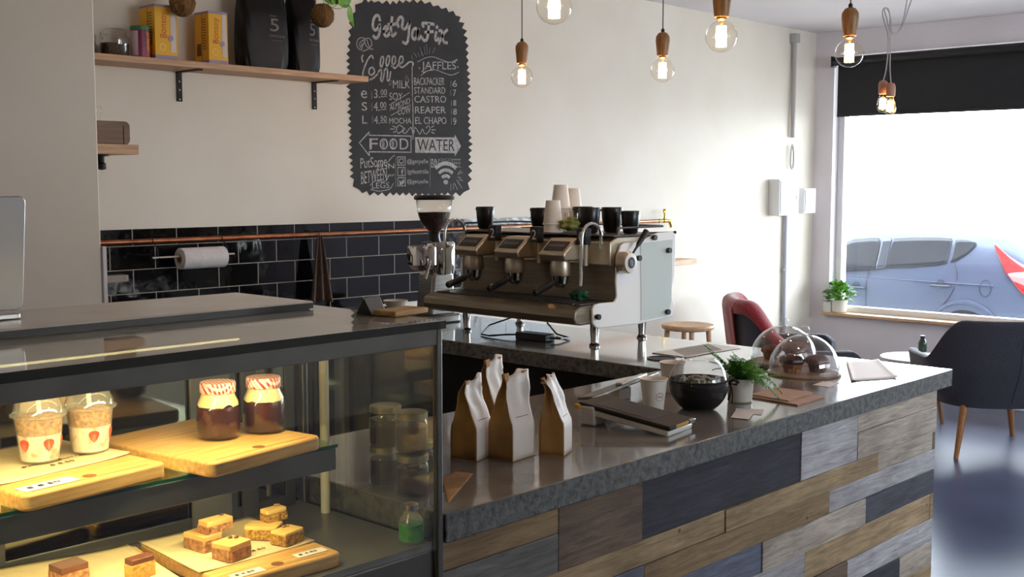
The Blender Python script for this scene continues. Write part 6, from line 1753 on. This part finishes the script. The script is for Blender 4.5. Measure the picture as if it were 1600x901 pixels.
# ------------------------------------------------------------------ small white coffee table with a bottle
ct_ = thing('coffee_table', 'small round white table between the two charcoal armchairs', 'table')
Ht = .44
MB().lathe([(0, Ht-.018), (.215, Ht-.018), (.225, Ht-.012), (.225, Ht-.004), (.222, Ht), (0, Ht)], 48).build('tabletop', M['white'], ct_)
for k_ in range(3):
    a = R(200)+2*PI*k_/3; MB().tube([(.11*math.cos(a), .11*math.sin(a), Ht-.018), (.19*math.cos(a), .19*math.sin(a), 0)], [.015, .011], 12).build('leg', M['leg_wood'], ct_)
q = at(1432, 557, Z=Ht); ct_.location = (q.x, q.y, 0)
bt_ = thing('small_bottle', 'small dark green bottle on the round white table', 'bottle')
MB().lathe([(0, .001), (.026, .001), (.028, .005), (.028, .060), (.020, .078), (.014, .086), (.014, .092)], 28).build('glass_body', mat('dark_green_glass', srgb(38, 56, 44), .15), bt_)
MB().lathe([(.0155, .088), (.0155, .106), (0, .107)], 24).build('cap', M['black'], bt_)
q2 = at(1441, 549, Z=Ht); bt_.location = (q2.x, q2.y, Ht+.0005)
# ------------------------------------------------------------------ hatchback parked in the street
car_ = thing('parked_car', 'grey blue hatchback parked in the street outside the shop window', 'car')
CARX, CARY, GZ = 12.4, 4.93, RZ
st_ = [(-1.04,.64,.66,.70,.54), (-1.0,.77,.82,.88,.68), (-.88,.84,.94,1.06,.70), (-.62,.872,1.0,1.29,.66), (-.34,.885,1.05,1.45,.63), (0,.89,1.05,1.49,.62), (.5,.89,1.045,1.51,.62), (1.1,.89,1.025,1.51,.62), (1.7,.89,1.0,1.45,.60), (2.1,.885,.985,1.28,.62), (2.5,.88,.97,1.03,.72), (3.0,.85,.86,.91,.68), (3.35,.75,.72,.77,.55), (3.45,.60,.58,.62,.45)]
def stn(u):
    if u <= st_[0][0]: return st_[0]
    for a, b_ in zip(st_, st_[1:]):
        if u <= b_[0]:
            t = (u-a[0])/(b_[0]-a[0]); return tuple(p+(q-p)*t for p, q in zip(a, b_))
    return st_[-1]
def prof_(u):
    _, ws, hb, hr, wr = stn(u)
    return [(ws*.86, .20), (ws*.965, .26), (ws*.985, min(.42, hb-.3)), (ws, min(.64, hb-.2)), (ws*.994, hb-.125), (ws*.945, hb-.055), (ws*.938, hb), (wr+(ws*.938-wr)*.45, hb+(hr-.05-hb)*.55), (wr, hr-.045), (wr*.88, hr-.012), (wr*.5, hr), (0, hr+.004)]
def halfw(u, h):
    P_ = prof_(u)
    for a, b_ in zip(P_, P_[1:]):
        if a[1] <= h <= b_[1]:
            t = (h-a[1])/max(1e-6, b_[1]-a[1]); return a[0]+(b_[0]-a[0])*t
    return P_[0][0] if h < P_[0][1] else P_[-1][0]
CW = .89
def cp(u, h, out=0, side=-1):
    return (CARX+CW+side*(halfw(u, h)+out), CARY+u, GZ+h)
us = [-1.04, -1.02, -1.0, -.94, -.88, -.78, -.7, -.62, -.52, -.43, -.34, -.2, -.1, 0, .25, .5, .8, 1.1, 1.4, 1.7, 1.9, 2.1, 2.3, 2.5, 2.75, 3.0, 3.2, 3.35, 3.45]
body = MB(); vs = []; fs = []
for u in us:
    P_ = prof_(u)
    full = [(-w_, h_) for w_, h_ in P_] + [(w_, h_) for w_, h_ in P_[::-1][1:]]
    vs += [(CARX+CW+w_, CARY+u, GZ+h_) for w_, h_ in full]
m_ = 23
for i in range(len(us)-1):
    for k_ in range(m_):
        k2 = (k_+1) % m_; fs.append((i*m_+k_, i*m_+k2, (i+1)*m_+k2, (i+1)*m_+k_))
fs.append(tuple(range(m_))); fs.append(tuple(range((len(us)-1)*m_, len(us)*m_)))
body.add(vs, fs)
M['paint'] = mat('grey_blue_paint', srgb(66, 75, 98), .4, .2, coat=.3)
M['car_glass'] = mat('car_window', srgb(22, 26, 36), .35, 0, spec=.4)
body.build('body', M['paint'], car_, smooth=40)
def patch(name, m, curve, out=.016, nv=8, side=-1, parent=None):
    """curve: (u, h_low, h_high) stations of a patch lying on the body side"""
    C_ = []
    for a, b_ in zip(curve, curve[1:]):
        for k_ in range(4):
            t = k_/4; C_.append(tuple(p+(q-p)*t for p, q in zip(a, b_)))
    C_.append(curve[-1])
    mb = MB(); n = len(C_)-1
    mb.grid(lambda i, j: cp(C_[round(i*n)][0], C_[round(i*n)][1]+(C_[round(i*n)][2]-C_[round(i*n)][1])*j, out, side), n, nv)
    return mb.build(name, m, parent or car_, smooth=60, solid=.004, offset=0)
def uh(px, py, X=CARX+.04):
    q = at(px, py, X=X); return (q.y-CARY, q.z-GZ)
def line_px(pts, X=CARX+.04): return [uh(*p, X=X) for p in pts]
def curve_px(tr): # (px, py_low, py_high)
    r = []
    for px, lo, hi in tr:
        a = uh(px, lo); b_ = uh(px, hi, CARX+.15); r.append((a[0], a[1], b_[1]))
    return sorted(r)
patch('rear_door_window', M['car_glass'], curve_px([(1381, 418, 400), (1386, 418, 372.5), (1420, 417, 371), (1460, 414, 371.5), (1476, 411, 373)]))
patch('quarter_window', M['car_glass'], curve_px([(1482, 410, 375), (1490, 407, 374.5), (1505, 397, 376), (1516, 383, 379)]))
patch('front_door_window', M['car_glass'], curve_px([(1300, 424, 384), (1322, 423, 374), (1350, 421.5, 371.5), (1362, 421, 372), (1366, 421, 395)]))
patch('door_pillar', mat('black_pillar_trim', srgb(40, 46, 60), .2, spec=.7), curve_px([(1366.5, 420.5, 372), (1381, 418.5, 371.5)]), .014)
M['tail_red'] = mat('red_tail_lamp', srgb(150, 14, 20), .2, coat=.3)
tl = patch('tail_lamp', M['tail_red'], curve_px([(1544, 383, 381), (1552, 397, 386), (1563, 414, 394), (1572, 428, 401), (1585, 443, 409), (1600, 459, 417), (1612, 466, 424)]), .020)
patch('lamp_band', mat('clear_lamp_band', srgb(170, 120, 124), .2), curve_px([(1575, 429, 426), (1583, 439, 425), (1600, 446, 424), (1611, 450, 426)]), .026, parent=tl)
for px, py in ((1472, 446), (1340, 448.5)):
    u, h = uh(px, py)
    hd2 = MB().tube([cp(u-.11, h, .012), cp(u-.10, h+.002, .032), cp(u+.10, h, .032), cp(u+.115, h-.002, .012)], [.010, .014, .014, .010], 10)
    hd2.build('door_handle', mat('dark_handle', srgb(44, 50, 66), .25) if 'dark_handle' not in bpy.data.materials else bpy.data.materials['dark_handle'], car_)
    MB().lathe([(0, 0), (.045, 0), (.05, .003), (0, .004)], 20, cp(u+.0, h+.02, .002), rot('Y', -90)).build('handle_recess', mat('recess', srgb(50, 58, 76), .4) if 'recess' not in bpy.data.materials else bpy.data.materials['recess'], car_)
gapm = mat('door_gap', srgb(34, 40, 54), .6)
for nm, pts in (('door_gap', [(1487, 409), (1494, 422), (1496, 436), (1492, 452), (1484, 466), (1470, 482)]), ('door_gap', [(1357, 420), (1356, 440), (1355, 478), (1355, 500)]), ('fuel_flap', [(1541+9*math.cos(2*PI*k_/16), 450+13*math.sin(2*PI*k_/16)) for k_ in range(17)])):
    L_ = [uh(*p) for p in pts]
    MB().tube([cp(a, b_, .004) for a, b_ in L_], .004, 6).build(nm, gapm, car_)
# swage line along the doors
MB().tube([cp(u, .915+.01*u, .0015) for u in [-.3+.1*k_ for k_ in range(29)]], .006, 6).build('swage_line', M['paint'], car_)
M['tyre'] = mat('tyre_rubber', srgb(34, 35, 40), .85)
for u in (0, 2.62):
    for s in (-1, 1):
        cx__ = CARX+CW+s*(.89-.10)
        MB().lathe([(.20, -.10), (.30, -.11), (.325, -.08), (.325, .08), (.30, .11), (.20, .10)], 40, (cx__, CARY+u, GZ+.325), rot('Y', 90), closed=True).build('wheel', M['tyre'], car_)
        wh = kids(car_)[-1] if False else [o for o in bpy.data.objects if o.parent == car_ and o.name.startswith('wheel')][-1]
        rim = MB().lathe([(0, .07), (.05, .085), (.06, .06), (.19, .07), (.205, .10), (.205, -.08)], 32, (cx__, CARY+u, GZ+.325), rot('Y', 90 if s > 0 else -90))
        for k_ in range(5):
            a = 2*PI*k_/5; xx = cx__+s*.085
            rim.tube([(xx, CARY+u+.04*math.cos(a), GZ+.325+.04*math.sin(a)), (xx, CARY+u+.19*math.cos(a), GZ+.325+.19*math.sin(a))], .02, 8)
        rim.build('hubcap', M['alu'], wh)
    for s in (-1, 1):
        arch = [cp(u+.40*math.cos(a), .325+.40*math.sin(a), .006, s) for a in [R(-8)+R(196)*k_/20 for k_ in range(21)]]
        MB().tube(arch, .022, 8).build('wheel_arch', M['paint'], car_)
rebase(car_, (CARX+CW, CARY+1.3, GZ))
